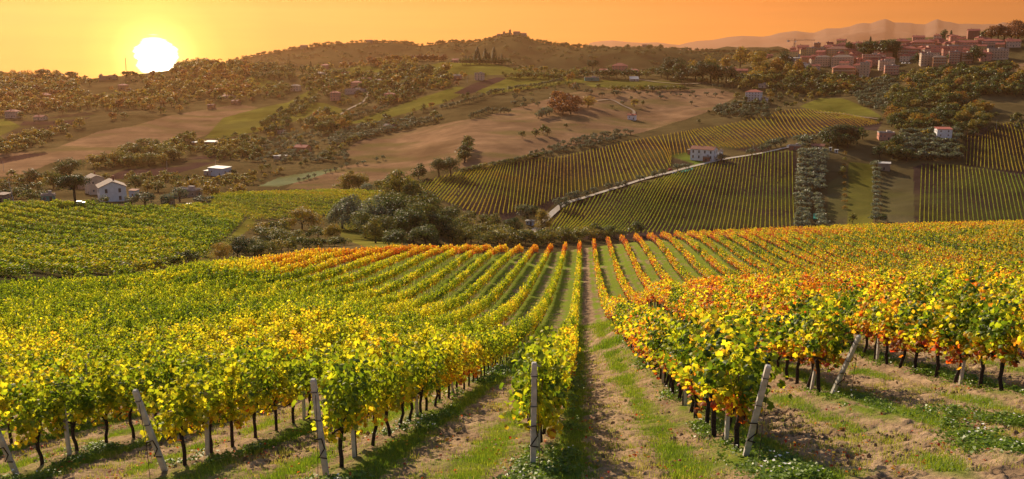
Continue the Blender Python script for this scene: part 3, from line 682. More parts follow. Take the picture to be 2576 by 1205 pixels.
# posts
def post_mesh(h, w=0.085):
    mb = MB(); mb.box((0, 0, h / 2 - 0.3), (w, w * 0.9, h + 0.6), taper=0.94); mb.box((0, 0, h + 0.012), (w * 0.9, w * 0.82, 0.02), taper=0.7)
    return mb.mesh('post_body', MAT['post'])
PM, PE = post_mesh(1.62, .064), post_mesh(1.78, 0.08)
def band_mesh(w):
    mb = MB(); e = w / 2 + 0.006
    mb.tube([(-e, -e, 0), (e, -e, 0), (e, e, 0.01), (-e, e, 0.01), (-e, -e, 0)], 0.006, 5); return mb.mesh('wire_band', MAT['iron'])
BD, BD2 = band_mesh(0.065), band_mesh(0.077)
hk = MB(); hk.tube([(-0.09, -0.055, 0.80), (0.03, -0.075, 0.83), (0.055, -0.075, 0.66), (-0.045, -0.075, 0.50), (0.07, -0.06, 0.47)], 0.011, 6)
HK = hk.mesh('iron_hook', MAT['iron'])
ends = [(k, START[k]) for k in (0, 1, 2, -1, -2, -3)]
END_L = {0: 'short upright end post left of the dirt track, leaves round its top', 1: 'tall leaning end post with orange leaves beside it, right of the track',
         2: 'leaning end post of the second row right of the dirt track', -1: 'end post under the bushy vine of the second row left of the track',
         -2: 'tilted end post with bare top, third row left of the track', -3: 'tilted end post of the fourth row left, cut by the frame edge'}
LEAN = {0: (0.0, 0.12), 1: (0.10, 0.30), 2: (0.12, 0.36), -1: (-0.02, 0.20), -2: (-0.10, 0.28), -3: (-0.06, 0.34)}
for k, y in ends:
    x = X0 + k * SP + MROW * y
    p = empty('end_post', (x, y, float(ground(x, y))))
    tag(p, END_L[k], 'vineyard post', 'concrete end posts of the vine rows')
    body = link('post_body', PE, p)
    lx, ly = LEAN[k]
    p.rotation_euler = (ly, lx, rng.normal(0, 0.1))
    link('wire_band', BD2, p, (0, 0, 1.60)); link('wire_band', BD2, p, (0, 0, 1.12)); link('iron_hook', HK, p)
    mb = MB(); gz_ = 0.0
    mb.tube([(0.03, -0.08, 1.58), (0.05, -0.30, 1.0), (0.06, -0.72, 0.16)], 0.005, 4)
    link('anchor_wire', mb.mesh('anchor_wire', MAT['iron']), p)
    mb = MB(); mb.tube([(0.06 + 0.0 * math.cos(t), -0.74 + 0.045 * math.cos(t), 0.10 + 0.07 * math.sin(t)) for t in np.linspace(0, 6.28, 10)], 0.007, 5)
    link('anchor_ring', mb.mesh('anchor_ring', MAT['iron']), p)
pseen = (np.abs(px_ / py_) < 0.62)
po = np.argsort(np.where(pseen, py_, 1e9))[:280]
psolo = np.zeros(len(px_), bool); psolo[po] = True
for i in po:
    k, n_ = int(pk_[i]), int(pi_[i])
    p = empty('trellis_post', (px_[i], py_[i], float(ground(px_[i], py_[i]))), rng.normal(0, 0.2)); p.rotation_euler = (rng.normal(0, .03), rng.normal(0, .03), rng.normal(0, .2))
    link('post_body', PM, p)
    if py_[i] < 45: link('wire_band', BD, p, (0, 0, 0.80)); link('wire_band', BD, p, (0, 0, 1.35))
    if n_ <= 4 and -3 <= k <= 2:
        tag(p, 'trellis post, %s behind the end post of the %s' % (ORD[n_ - 1], row_name(k)), 'vineyard post', 'trellis posts standing in the vine rows')
    else:
        tag(p, 'slim grey post among the leaves of the %s' % row_name(k), 'vineyard post', 'trellis posts in the ' + row_name(k))
pr = ~psolo; m_ = pr.sum()
scatter('trellis_post_rows', 'slim pale posts standing in the far vine rows', 'vineyard posts', xyz(px_[pr], py_[pr]), np.zeros((m_, 3)), np.ones((m_, 3)), np.zeros(m_), np.zeros(m_), np.zeros(m_), [PM])

# ------------------------------------------------------------------ ground cover close to the camera
def blades(r, n, h, w, spread):
    c, V_, Q = 0, [], []
    for k in range(n):
        a = r.uniform(0, 6.28); x, y = r.normal(0, spread, 2); hh = h * r.uniform(0.5, 1.2); l = r.uniform(0.1, 0.7) * hh
        dx, dy = math.cos(a), math.sin(a); px, py = -dy * w, dx * w
        V_ += [(x - px, y - py, -0.02), (x + px, y + py, -0.02), (x + px * .6 + dx * l * .4, y + py * .6 + dy * l * .4, hh * .6), (x - px * .6 + dx * l * .4, y - py * .6 + dy * l * .4, hh * .6),
               (x + dx * l, y + dy * l, hh), (x + dx * l, y + dy * l, hh)]
        b = k * 6; Q += [(b, b + 1, b + 2, b + 3)]
        Q += [(b + 3, b + 2, b + 4, b + 5)]
    return np.array(V_), np.array(Q)
GR = []
for k in range(5):
    r = np.random.default_rng(500 + k)
    v, Q = blades(r, 46, 0.10, 0.006, 0.10)
    T = np.concatenate([Q[0::2][:, [0, 1, 2]], Q[0::2][:, [0, 2, 3]], Q[1::2][:, [0, 1, 2]]])
    me = mesh_np('grass_tuft', v, tris=T, mats=[MAT['grass']]); attr_f(me, 'leaf', np.repeat(r.random(46), 6)); attr_f(me, 'lum', np.repeat(r.random(46), 6)); GR.append(me)
WD = []
for k in range(5):
    r = np.random.default_rng(520 + k); n = 46
    rad = np.abs(r.normal(0, 0.13, n)); an_ = r.uniform(0, 6.28, n)
    c = np.stack([rad * np.cos(an_), rad * np.sin(an_), 0.03 + 0.13 * r.random(n) * np.exp(-rad * 3)], 1)
    nr = r.normal(size=(n, 3)) * .5; nr[:, 2] += 1.2
    v, Q, T, kk = leaves(c, nr, r.uniform(0.03, 0.06, n), r)
    fl = np.zeros(n, int); fl[:(2 if k < 1 else 0)] = 1
    c2 = c.copy()
    me = mesh_np('weed_clump', v + np.repeat(np.where(fl[:, None] > 0, np.array((0, 0, 0.10)), 0), 4, 0), quads=Q, mats=[MAT['grass'], MAT['white']], matidx=fl)
    attr_f(me, 'leaf', np.repeat(r.random(n) * .5, 4)); attr_f(me, 'lum', np.repeat(r.random(n), 4)); WD.append(me)
CL = []
for k in range(6):
    r = np.random.default_rng(540 + k)
    import bmesh
    bm = bmesh.new(); bmesh.ops.create_icosphere(bm, subdivisions=2, radius=1.0)
    for v in bm.verts:
        p = v.co; n = 0.6 + 0.75 * float(fbm(np.array([p.x * 1.3 + k * 7 + 9]), np.array([p.y * 1.3 + p.z * 1.7 + 9]), 170 + k, 3)[0])
        v.co = Vector((p.x * n, p.y * n * 0.8, p.z * n * 0.6))
    me = bpy.data.meshes.new('soil_clod'); bm.to_mesh(me); bm.free(); me.materials.append(MAT['clod']); CL.append(me)
LV = []
for k in range(3):
    r = np.random.default_rng(560 + k); n = 5
    c = np.stack([r.normal(0, .12, n), r.normal(0, .12, n), np.full(n, .025)], 1); nr = r.normal(size=(n, 3)) * .35; nr[:, 2] += 1
    LV.append(leaf_mesh('fallen_leaf', c, nr, r.uniform(.03, .05, n), r, MAT['vine'], r.random(n), lobed=True))
def carpet(n, d0, d1, seed):
    r = np.random.default_rng(seed)
    d = d0 * (d1 / d0) ** r.random(n); a = r.uniform(-0.68, 0.68, n)
    x = a * d
    s_, k_ = aisle(x, d)
    return r, x, d, s_, k_
def grassy(x, y, s_):
    b = fbm(x / 1.7, y / 1.7, 11, 4); f = fbm(x * 3.1, y * 3.1, 21, 4)
    st = np.exp(-((s_ - 0.16) / 0.11) ** 2) * 1.15 + np.exp(-((s_ - 0.72) / 0.10) ** 2) * 0.65 + np.exp(-((s_ - 0.98) / 0.07) ** 2) * 0.5 - 0.15 + np.clip((y - 40) / 50, 0, 1) * .75
    return np.clip((st + (b - 0.5) * 2.2 + (f - .5) * .9) * 1.4 - 0.25, 0, 1)
r, x, y, s_, k_ = carpet(95000, 10.0, 75, 601)
g_ = grassy(x, y, s_); ok = r.random(len(x)) < 0.06 + 1.0 * g_
x, y, g_ = x[ok], y[ok], g_[ok]; n = len(x); sc = r.uniform(.5, 1.15, n) * np.clip(y / 22, 0.85, 2.2)
scatter('grass', 'short grass growing in strips between the vine rows', 'grass', xyz(x, y, 0.0), np.stack([np.zeros(n), np.zeros(n), r.uniform(0, 6.28, n)], 1), np.stack([sc, sc, sc * .8], 1), r.integers(0, 5, n),
        np.clip(0.42 + (fbm(x, y, 77, 3) - .5) * .5 + (g_ < .15) * .35, 0, 1), np.zeros(n), GR)
r, x, y, s_, k_ = carpet(30000, 10.0, 60, 602)
wgt = np.exp(-((s_ - 0.10) / 0.09) ** 2) + np.exp(-((s_ - 0.99) / 0.05) ** 2)
pat = np.clip((fbm(x / 1.1, y / 1.9, 83, 3) - 0.47) * 8, 0, 1); ok = r.random(len(x)) < wgt * pat * 0.9
ex = (np.abs(x - (7.8 + (14.5 - y) * 0.55)) < 0.45 + .2 * np.sin(y * 3)) & (y < 15.5) & (fbm(x * 2, y * 2, 88, 2) > .4)   # the weedy strip on the headland
ok |= ex & (r.random(len(x)) < .8)
x, y = x[ok], y[ok]; n = len(x); sc = r.uniform(.6, 1.3, n) * np.clip(y / 20, 0.9, 1.8)
scatter('weeds', 'low leafy weeds with small white flowers along the foot of the vine rows', 'weeds', xyz(x, y, 0.02), np.stack([np.zeros(n), np.zeros(n), r.uniform(0, 6.28, n)], 1), np.stack([sc, sc, sc], 1), np.where(r.random(n) < .09, 0, r.integers(1, 5, n)), np.full(n, .42), np.zeros(n), WD)
r, x, y, s_, k_ = carpet(26000, 10.0, 45, 603)
ok = (r.random(len(x)) < (1 - grassy(x, y, s_)) * np.clip((fbm(x / 1.3, y / 1.3, 93, 3) - .42) * 5, .12, 1))
x, y = x[ok], y[ok]; n = len(x); sc = 0.012 + 0.045 * r.random(n) ** 6 + 0.02 * r.random(n) ** 2
scatter('soil_clods', 'dry clods and stones lying on the worked soil', 'soil clods', xyz(x, y, 0.0), r.uniform(0, 6.28, (n, 3)) * np.array((.3, .3, 1)), np.stack([sc * 1.2, sc, sc * .9], 1), r.integers(0, 6, n), np.zeros(n), np.zeros(n), CL)
r, x, y, s_, k_ = carpet(520, 10.0, 40, 604); n = len(x)
scatter('fallen_leaves', 'fallen orange vine leaves on the ground', 'leaves', xyz(x, y, 0.03), np.stack([np.zeros(n), np.zeros(n), r.uniform(0, 6.28, n)], 1), np.ones((n, 3)), r.integers(0, 3, n), r.uniform(.7, .9, n), np.zeros(n), LV)

# ------------------------------------------------------------------ the other vineyards
HG = []
for k in range(5):
    r = np.random.default_rng(620 + k); n = 76
    c = np.stack([r.uniform(-1.25, 1.25, n), r.normal(0, .26, n), r.uniform(0.35, 1.75, n)], 1)
    nr = r.normal(size=(n, 3)) * .7; nr[:, 2] += .5
    HG.append(leaf_mesh('vine_hedge', c, nr, r.uniform(.22, .36, n), r, MAT['far'], r.random(n)))
HB = []
MAT['far2'] = leaf_mat('terrace_leaf', [(0.0, (0.03, 0.06, 0.008)), (0.3, (0.12, 0.19, 0.012)), (0.5, (0.36, 0.35, 0.02)), (0.7, (0.42, 0.26, 0.025)), (1.0, (0.3, 0.12, 0.02))], trans=0.36, gain=1.15, gloss=0.02, spread=.45)
for k in range(6):
    r = np.random.default_rng(660 + k); n = 120
    x = r.uniform(-1.2, 1.2, n); z = .25 + 1.55 * r.beta(1.6, 1.1, n) + .18 * np.sin(x * 4 + k)
    c = np.stack([x, r.normal(0, .30, n), z], 1); nr = r.normal(size=(n, 3)) * .7; nr[:, 2] += .5
    HB.append(leaf_mesh('terrace_vine', c, nr, r.uniform(.20, .36, n), r, MAT['far2'], r.random(n)))
def across(name, label, poly, p0, p1, spacing, tint, step, zs, src, seed, dmin, ext=1.0, ys=1.0):
    """a vineyard whose rows run along the line p0 -> p1 read off the picture"""
    r = np.random.default_rng(seed)
    A, B = Vector(at(*p0, dmin)[:2]), Vector(at(*p1, dmin)[:2]); u_ = (B - A).normalized(); n_ = Vector((-u_.y, u_.x))
    pts = np.array([at(q[0], q[1], dmin)[:2] for q in poly]); c = pts.mean(0); rad = np.abs(pts - c).max() * 1.6
    aa = np.arange(-rad, rad, step); bb = np.arange(-rad, rad, spacing)
    X = c[0] + aa[:, None] * u_.x + bb[None] * n_.x; Y = c[1] + aa[:, None] * u_.y + bb[None] * n_.y
    row = np.broadcast_to(np.arange(len(bb))[None], X.shape)
    X, Y, row = X.ravel(), Y.ravel(), row.ravel()
    X = X + (fbm(X / 60, Y / 60, seed, 2) - .5) * 3; 
    ok = Y > dmin; X, Y, row = X[ok], Y[ok], row[ok]
    U, V_ = project(X, Y, ground(X, Y) + 0.8)
    ok = in_poly(U, V_, poly) & (r.random(len(X)) > .05); X, Y, row = X[ok], Y[ok], row[ok]; n = len(X)
    rowv = hash2(row, row * 0 + 3, seed) - .5
    t = np.clip(tint + (fbm(X / 18, Y / 18, seed + 5, 3) - .5) * .45 + rowv * .10, 0, 1)
    an_ = math.atan2(u_.y, u_.x)
    scatter(name, label, 'grapevines', xyz(X, Y), np.stack([np.zeros(n), np.zeros(n), an_ + np.where(r.random(n) < .5, math.pi, 0)], 1),
            np.stack([np.full(n, ext), r.uniform(.9, 1.3, n) * ys, r.uniform(.8, 1.15, n) * zs], 1), r.integers(0, len(src), n), t, np.zeros(n), src)
POLY_B = [(-120, 513), (90, 512), (180, 512), (330, 522), (430, 522), (530, 515), (612, 543), (600, 570), (560, 600), (520, 640), (490, 652), (400, 672), (330, 690), (230, 706), (-120, 718)]
across('terrace_vineyard', 'dense green vine rows on the terrace below the white farmhouse', POLY_B, Z(1, 0, 1600, 960), Z(1, 0, 2350, 1110), 6.6, 0.36, 1.9, 1.25, HB, 31, 148, ys=1.5)
POLY_B2 = [(530, 492), (620, 486), (820, 481), (962, 482), (978, 500), (962, 528), (900, 548), (840, 550), (720, 548), (640, 552), (600, 535), (560, 520), (530, 515)]
across('upper_vineyard', 'bright yellow green vine plot beyond the terrace, next to the ravine trees', POLY_B2, Z(1, 1, 100, 830), Z(1, 1, 700, 880), 7.0, 0.45, 1.9, 1.2, HB, 33, 300, ys=1.5)
def rows_between(name, label, pairs, nrows, tint, seed, dmin=500.0, zs=0.92, ys=0.58):
    """rows ruled between points on the upper and the lower edge of a hillside parcel"""
    r = np.random.default_rng(seed); T, B = zip(*pairs); q = np.linspace(0, len(pairs) - 1, nrows)
    cum = np.concatenate([[0], np.cumsum([.5 * math.dist(T[i], T[i + 1]) + .5 * math.dist(B[i], B[i + 1]) for i in range(len(T) - 1)])]); q = np.interp(np.linspace(0, cum[-1], nrows), cum, np.arange(len(T)))
    tu, tv = np.interp(q, range(len(T)), [t[0] for t in T]), np.interp(q, range(len(T)), [t[1] for t in T])
    bu, bv = np.interp(q, range(len(B)), [b[0] for b in B]), np.interp(q, range(len(B)), [b[1] for b in B])
    out_, ang_, tt = [], [], []
    for i in range(nrows):
        a, b = at(tu[i], tv[i], dmin), at(bu[i], min(bv[i], 586), dmin)
        L = math.hypot(a[0] - b[0], a[1] - b[1]); n = max(2, int(L / 2.1)); w = np.linspace(0, 1, n)
        out_.append(np.stack([a[0] + (b[0] - a[0]) * w, a[1] + (b[1] - a[1]) * w], 1)); ang_.append(np.full(n, math.atan2(b[1] - a[1], b[0] - a[0])))
        tt.append(np.full(n, tint(i / nrows) if callable(tint) else tint) + r.normal(0, .03))
    p = np.concatenate(out_); an_ = np.concatenate(ang_); tt = np.concatenate(tt)
    ok = r.random(len(p)) > .06; p, an_, tt = p[ok], an_[ok], tt[ok]; n = len(p)
    tt = np.clip(tt + (fbm(p[:, 0] / 40, p[:, 1] / 40, seed, 3) - .5) * .4, 0, 1)
    scatter(name, label, 'grapevines', xyz(p[:, 0], p[:, 1]), np.stack([np.zeros(n), np.zeros(n), an_], 1), np.stack([np.full(n, 1.0), r.uniform(.7, 1.2, n) * ys, r.uniform(.85, 1.1, n) * zs], 1), r.integers(0, 5, n), tt, np.zeros(n), HG)
z6, z7, z8 = (lambda X, Y: Z(1, 1, X, Y)), (lambda X, Y: Z(1, 2, X, Y)), (lambda X, Y: Z(1, 3, X, Y))
rows_between('hillside_vineyard', 'brown and yellow vine rows on the slope above the pale road, left of the hillside farmhouse', [
    (z6(1660, 640), z6(1650, 690)), (z6(1820, 590), z6(1700, 740)), (z6(2010, 540), z6(1780, 790)), (z6(2250, 490), z6(1970, 850)), (z6(2440, 460), z6(2230, 960)), (z7(20, 440), z7(-40, 940)), (z7(250, 405), z7(190, 900)), (z7(460, 385), z7(430, 790)), (z7(620, 350), z7(640, 735)),
    (z7(780, 315), z7(830, 690)), (z7(940, 285), z7(1030, 650)), (z7(1120, 230), z7(1290, 590)), (z7(1260, 205), z7(1450, 545)), (z7(1420, 175), z7(1590, 470)), (z7(1560, 150), z7(1600, 380)), (z7(1700, 130), z7(1740, 330)), (z7(1860, 100), z7(2090, 275)), (z7(2060, 75), z7(2330, 290)),
    (z7(2300, 20), z8(-20, 230)), (z8(0, -60), z8(180, 180)), (z8(210, -100), z8(400, 150)), (z8(420, -95), z8(700, 95)), (z8(760, -60), z8(1000, 60)), (z8(1000, -5), z8(1110, 40))], 130, lambda w: 0.50 + 0.22 * w, 41)
rows_between('valley_vineyard', 'long green vine rows running down from the pale road to the valley bottom', [
    (z7(520, 900), z7(390, 1090)), (z7(620, 840), z7(450, 1130)), (z7(830, 770), z7(560, 1130)), (z7(1010, 725), z7(690, 1140)), (z7(1200, 675), z7(850, 1150)), (z7(1410, 612), z7(1060, 1150)), (z7(1600, 560), z7(1220, 1150)), (z7(1800, 495), z7(1500, 1150)), (z7(2020, 445), z7(1810, 1150)),
    (z7(2210, 405), z7(2060, 1130)), (z7(2400, 362), z7(2300, 1130)), (z7(2540, 338), z7(2470, 1130)), (z8(15, 335), z8(-5, 1110)), (z8(240, 325), z8(265, 1100))], 64, lambda w: 0.40 - 0.03 * w, 42)
rows_between('eastern_vineyard', 'thin green vine rows on dark soil beyond the crest, right of the grass strips', [
    (z8(1545, 460), z8(1520, 1060)), (z8(1700, 450), z8(1695, 1050)), (z8(1900, 470), z8(1930, 1050)), (z8(2110, 500), z8(2200, 1050)), (z8(2330, 530), z8(2440, 1050)), (z8(2540, 560), z8(2690, 1050)), (z8(2740, 585), z8(2930, 1050))], 32, 0.33, 43, ys=0.55, zs=.85)
rows_between('upper_slope_vineyard', 'brownish vine rows under the dark trees above the eastern vineyard', [
    (z8(2005, 145), z8(1990, 455)), (z8(2170, 165), z8(2150, 480)), (z8(2250, 90), z8(2310, 500)), (z8(2340, 45), z8(2440, 515)), (z8(2460, 40), z8(2580, 530)), (z8(2571, 40), z8(2720, 545)), (z8(2700, 45), z8(2850, 560))], 23, 0.55, 44)

# ------------------------------------------------------------------ roads
def ribbon(name, label, pts, width, col, dmin=300.0, lift=0.25):
    g = [at(u, v, dmin)[:2] for u, v in pts]; P_ = []
    for (x0, y0), (x1, y1) in zip(g[:-1], g[1:]):
        n = max(2, int(math.hypot(x1 - x0, y1 - y0) / 5))
        P_ += [(x0 + (x1 - x0) * k / n, y0 + (y1 - y0) * k / n) for k in range(n)]
    P_.append(g[-1]); P_ = np.array(P_)
    for _ in range(6): P_[1:-1] = (P_[:-2] + 2 * P_[1:-1] + P_[2:]) / 4
    t = np.gradient(P_, axis=0); t /= np.linalg.norm(t, axis=1, keepdims=True); nn = np.stack([-t[:, 1], t[:, 0]], 1)
    V_ = []
    for o in (-.5, -.17, .17, .5):
        e = P_ + nn * width * o; V_.append(np.stack([e[:, 0], e[:, 1], ground(e[:, 0], e[:, 1]) + lift], 1))
    n = len(P_); V_ = np.concatenate(V_); Q = []
    for s0 in range(3):
        for k in range(n - 1): Q.append((s0 * n + k, s0 * n + k + 1, (s0 + 1) * n + k + 1, (s0 + 1) * n + k))
    tag(link(name, mesh_np(name, V_, quads=Q, mats=[col], smooth=True)), label, 'road', kind='structure')
dirt_track = simple('dirt_track', (0.26, 0.175, 0.11), 1.0, 0.3, 0.6)
gravel = simple('pale_gravel', (0.42, 0.36, 0.29), 1.0, 0.25, 0.6)
ribbon('road', 'pale gravel road climbing between the two hillside vineyards', [(1325, 593), (1345, 582), (1368, 562)] + [z7(*q) for q in ((380, 965), (460, 890), (540, 830), (700, 790), (900, 730), (1100, 675), (1300, 610), (1500, 555), (1700, 500), (1900, 450), (2100, 405), (2300, 370), (2571, 330))] + [z8(*q) for q in ((100, 305), (330, 262))], 4.0, gravel, lift=.7)
ribbon('road', 'pale lane below the green meadow', [(2050, 284)] + [Z(0, 3, *q) for q in ((720, 1140), (850, 1165), (1000, 1190), (1150, 1205))], 3.2, dirt_track, lift=.7)
ribbon('road', 'short pale track by the sports field', [Z(0, 2, *q) for q in ((1180, 800), (1300, 805), (1500, 835), (1700, 850), (1960, 840))], 3.6, dirt_track, lift=.9)
ribbon('path', 'dirt path curving up the stubble hill', [Z(0, 2, *q) for q in ((850, 1015), (1000, 1000), (1130, 1075), (1210, 1100), (1240, 1140), (1180, 1180))], 3.2, dirt_track, lift=.7)
ribbon('path', 'dirt path beside the wooded gardens on the far slope', [Z(0, 1, *q) for q in ((820, 1170), (950, 1090), (1100, 1010), (1120, 950), (1080, 920))], 3.0, dirt_track, lift=.7)

# ------------------------------------------------------------------ trees
def crown_pts(kind, n, r):
    """leaf-clump centres and outward normals of a crown; the tree is 1 high and stands at 0"""
    if kind == 'cypress':
        z = r.beta(1.2, 1.5, n) * 0.97 + 0.03; w = 0.15 * np.sin(np.clip(z, 0, 1) ** 0.7 * math.pi) ** 0.7 * (0.8 + .4 * r.random(n)); a = r.uniform(0, 6.28, n)
        c = np.stack([w * np.cos(a), w * np.sin(a), z], 1); return c, np.stack([np.cos(a), np.sin(a), np.full(n, .8)], 1)
    spec = {'broad': (20, (.46, .46, .50), .50, .19), 'olive': (16, (.58, .58, .42), .54, .20), 'pine': (15, (.58, .58, .24), .74, .19), 'round': (18, (.52, .52, .47), .50, .22),
            'shrub': (11, (.66, .66, .46), .40, .26), 'poplar': (17, (.32, .32, .50), .50, .17), 'willow': (18, (.58, .52, .48), .46, .2)}[kind]
    nl, rad, cz, lr = spec
    d = r.normal(size=(nl, 3)); d /= np.linalg.norm(d, axis=1, keepdims=True); d[:, 2] = np.where(d[:, 2] < -.75, -d[:, 2] * .4, d[:, 2])
    lc = d * (r.uniform(.45, .95, nl) ** .7)[:, None] * np.array(rad) * .78 + np.array((0, 0, cz))
    ls = lr * r.uniform(.65, 1.25, nl)
    k = r.integers(0, nl, n); p = r.normal(size=(n, 3)); p /= np.linalg.norm(p, axis=1, keepdims=True)
    p[:, 2] = np.where((p[:, 2] < -.3) & (r.random(n) < .6), -p[:, 2], p[:, 2])
    c = lc[k] + p * ls[k, None] * (r.uniform(.35, 1.12, n) ** .6)[:, None] * np.array((1, 1, .8))
    if kind == 'willow': c[:, 2] -= .22 * (np.hypot(c[:, 0], c[:, 1]) / .5) ** 2
    c[:, 2] = np.maximum(c[:, 2], .50 + .06 * r.random(n) if kind == 'pine' else .02 if kind in ('shrub', 'round') else .07 + .06 * r.random(n))
    return c, p + r.normal(size=(n, 3)) * .55 + np.array((0, 0, .25))
def limbs(kind, r, n=5):
    mb = MB(); h = {'cypress': .5, 'pine': .66, 'shrub': .22, 'olive': .36, 'poplar': .6}.get(kind, .42); w = {'cypress': .02, 'shrub': .02, 'olive': .045}.get(kind, .032)
    j = r.normal(0, .02, 2)
    mb.tube([(0, 0, -.12), (j[0], j[1], h * .5), (j[0] * 2, j[1] * 2, h)], [w * 1.25, w, w * .75], n, cap=False)
    if kind != 'cypress':
        for q in range(5):
            a = q * 1.26 + r.uniform(0, .8); l = r.uniform(.16, .3); s_ = {'pine': 1.4, 'poplar': .5}.get(kind, 1.0)
            mb.tube([(j[0] * 2, j[1] * 2, h * .82), (math.cos(a) * l * .55 * s_, math.sin(a) * l * .55 * s_, h + .10), (math.cos(a) * l * s_, math.sin(a) * l * s_, h + (.16 if kind == 'pine' else .27))], [w * .6, w * .4, w * .2], 4, cap=False)
    return mb
TREES, CROWNS, TRUNKS = {}, {}, {}
for kind, mat in (('broad', 'tree'), ('round', 'tree'), ('olive', 'olive'), ('pine', 'tree'), ('cypress', 'tree'), ('shrub', 'tree'), ('poplar', 'tree'), ('willow', 'olive')):
    for lod, n, sz in (('S', 250, .115), ('M', 1000, .060), ('L', 4200, .030)):
        for k in range(4 if lod != 'L' else 3):
            r = np.random.default_rng(abs(hash2(np.array([k + 1]), np.array([len(kind) * 7 + ord(kind[0]) + ord(lod)]), 9)[0] * 1e6).astype(int))
            nn = int(n * (0.55 if kind in ('cypress',) else 1)); c, nr = crown_pts(kind, nn, r); size = r.uniform(.7, 1.35, nn) * sz
            if lod == 'S': TREES[kind, k] = leaf_mesh(kind + '_tree', c, nr, size, r, MAT[mat], r.random(nn), extra=limbs(kind, r, 4), extra_mat=MAT['wood'])
            else:
                CROWNS[kind, lod, k] = leaf_mesh(kind + '_crown', c, nr, size, r, MAT[mat], r.random(nn))
                TRUNKS[kind, lod, k] = limbs(kind, r, 7).mesh(kind + '_trunk', MAT['wood'], True)
KNAME = {'broad': 'broadleaf_tree', 'round': 'broadleaf_tree', 'olive': 'olive_tree', 'pine': 'pine_tree', 'cypress': 'cypress_tree', 'shrub': 'shrub', 'poplar': 'poplar_tree', 'willow': 'willow_tree'}
WOODS = []        # (name, kind, x, y, z, height, width ratio, tint, label, group, px)
def hue(t): return 'dark green' if t < .2 else 'olive green' if t < .42 else 'golden' if t < .66 else 'orange' if t < .82 else 'russet'
def plant(kind, u, v, hpx, tint=.2, w=1.0, label=None, group=None, dmin=300.0):
    x, y, z = at(u, v, dmin)
    hpx *= 1.12; WOODS.append((KNAME[kind], kind, x, y, z, hpx * y / F, w, tint, label, group, hpx))
def many(kind, pts, hpx, tint, label, group, w=1.0, jit=.15, dmin=300.0):
    for q in pts:
        plant(kind, q[0] + rng.normal(0, .8), q[1], (q[2] if len(q) > 2 else hpx) * rng.uniform(1 - jit, 1 + jit), float(np.clip(tint + rng.normal(0, .07), 0, 1)), w * rng.uniform(.85, 1.15), label, group, dmin)
def line(pts, step):
    o = []
    for (a, b), (c, d) in zip(pts[:-1], pts[1:]):
        n = max(1, int(math.hypot(c - a, d - b) / step)); o += [(a + (c - a) * k / n + rng.normal(0, step * .12), b + (d - b) * k / n + rng.normal(0, .5)) for k in range(n)]
    return o
def fill(poly, n, gap, r, soft=0.0, avoid=False):
    P_ = np.array(poly); lo_, hi_ = P_.min(0), P_.max(0); o = []
    for _ in range(n * 30):
        u, v = r.uniform(lo_[0], hi_[0]), r.uniform(lo_[1], hi_[1])
        if not in_poly(np.array(u), np.array(v), poly): continue
        u, v = u + r.normal(0, soft), v + r.normal(0, soft * .4)
        if avoid and any(in_poly(np.array(u), np.array(v), p_) for c_, p_ in FIELDS if c_ in ('stubble', 'meadow', 'ploughed', 'straw', 'pale')): continue
        if all((u - a) ** 2 + ((v - b) * 2.0) ** 2 > gap * gap for a, b in o): o.append((u, v))
        if len(o) >= n: break
    return o
one = plant
# by the white farmhouse on the left
one('round', 176, 462, 64, .16, 1.05, 'tall dense tree crowned above the old farm buildings, left of the white farmhouse')
one('pine', 190, 520, 74, .12, 1.15, 'broad umbrella pine standing in front of the white farmhouse yard')
one('olive', 365, 522, 38, .35, 1.3, 'grey olive tree below the gable of the white farmhouse', dmin=300)
one('olive', 330, 520, 26, .4, 1.3, 'small olive bush at the foot of the white gable wall')
one('olive', 425, 524, 42, .55, 1.0, 'silvery bare looking olive tree beside the stone hut')
one('olive', 452, 508, 36, .30, 1.2, 'olive tree between the stone hut and the ruined wall')
one('olive', 512, 520, 30, .25, 1.5, 'lone round olive shrub at the corner of the terrace vineyard')
one('shrub', 255, 514, 24, .22, 1.4, 'dark garden shrub beside the white farmhouse corner')
one('round', 342, 482, 42, .22, 1.0, 'green garden tree right behind the white gable')
one('poplar', 372, 486, 30, .5, 1.2, 'slim yellowing tree beside the green garden tree')
one('round', 398, 484, 28, .3, 1.3, 'low olive green tree behind the garden olives')
one('broad', 482, 486, 34, .58, 1.2, 'golden tree behind the ruined wall')
one('broad', 534, 494, 34, .58, 1.5, 'wide golden tree at the end of the ruined wall')
one('broad', 600, 490, 30, .56, 1.5, 'spreading yellow tree at the edge of the upper vineyard')
one('round', 78, 462, 36, .1, 1.3, 'dark round tree above the left hedge')
one('broad', 135, 474, 44, .28, 1.0, 'light green tree between hedge and tall crowned tree')
many('shrub', [(12, 500, 30), (32, 502, 34), (54, 500, 30), (76, 505, 34), (100, 503, 30), (118, 500, 26), (60, 485, 26), (95, 482, 26), (20, 480, 24)], 30, .14, 'dark hedge shrub left of the umbrella pine', 'shrubs of the farm hedge', 1.3)
many('shrub', line([(0, 462), (150, 458)], 22), 16, .68, 'orange shrub along the field behind the farm hedge', 'orange shrubs behind the farm', 1.3)
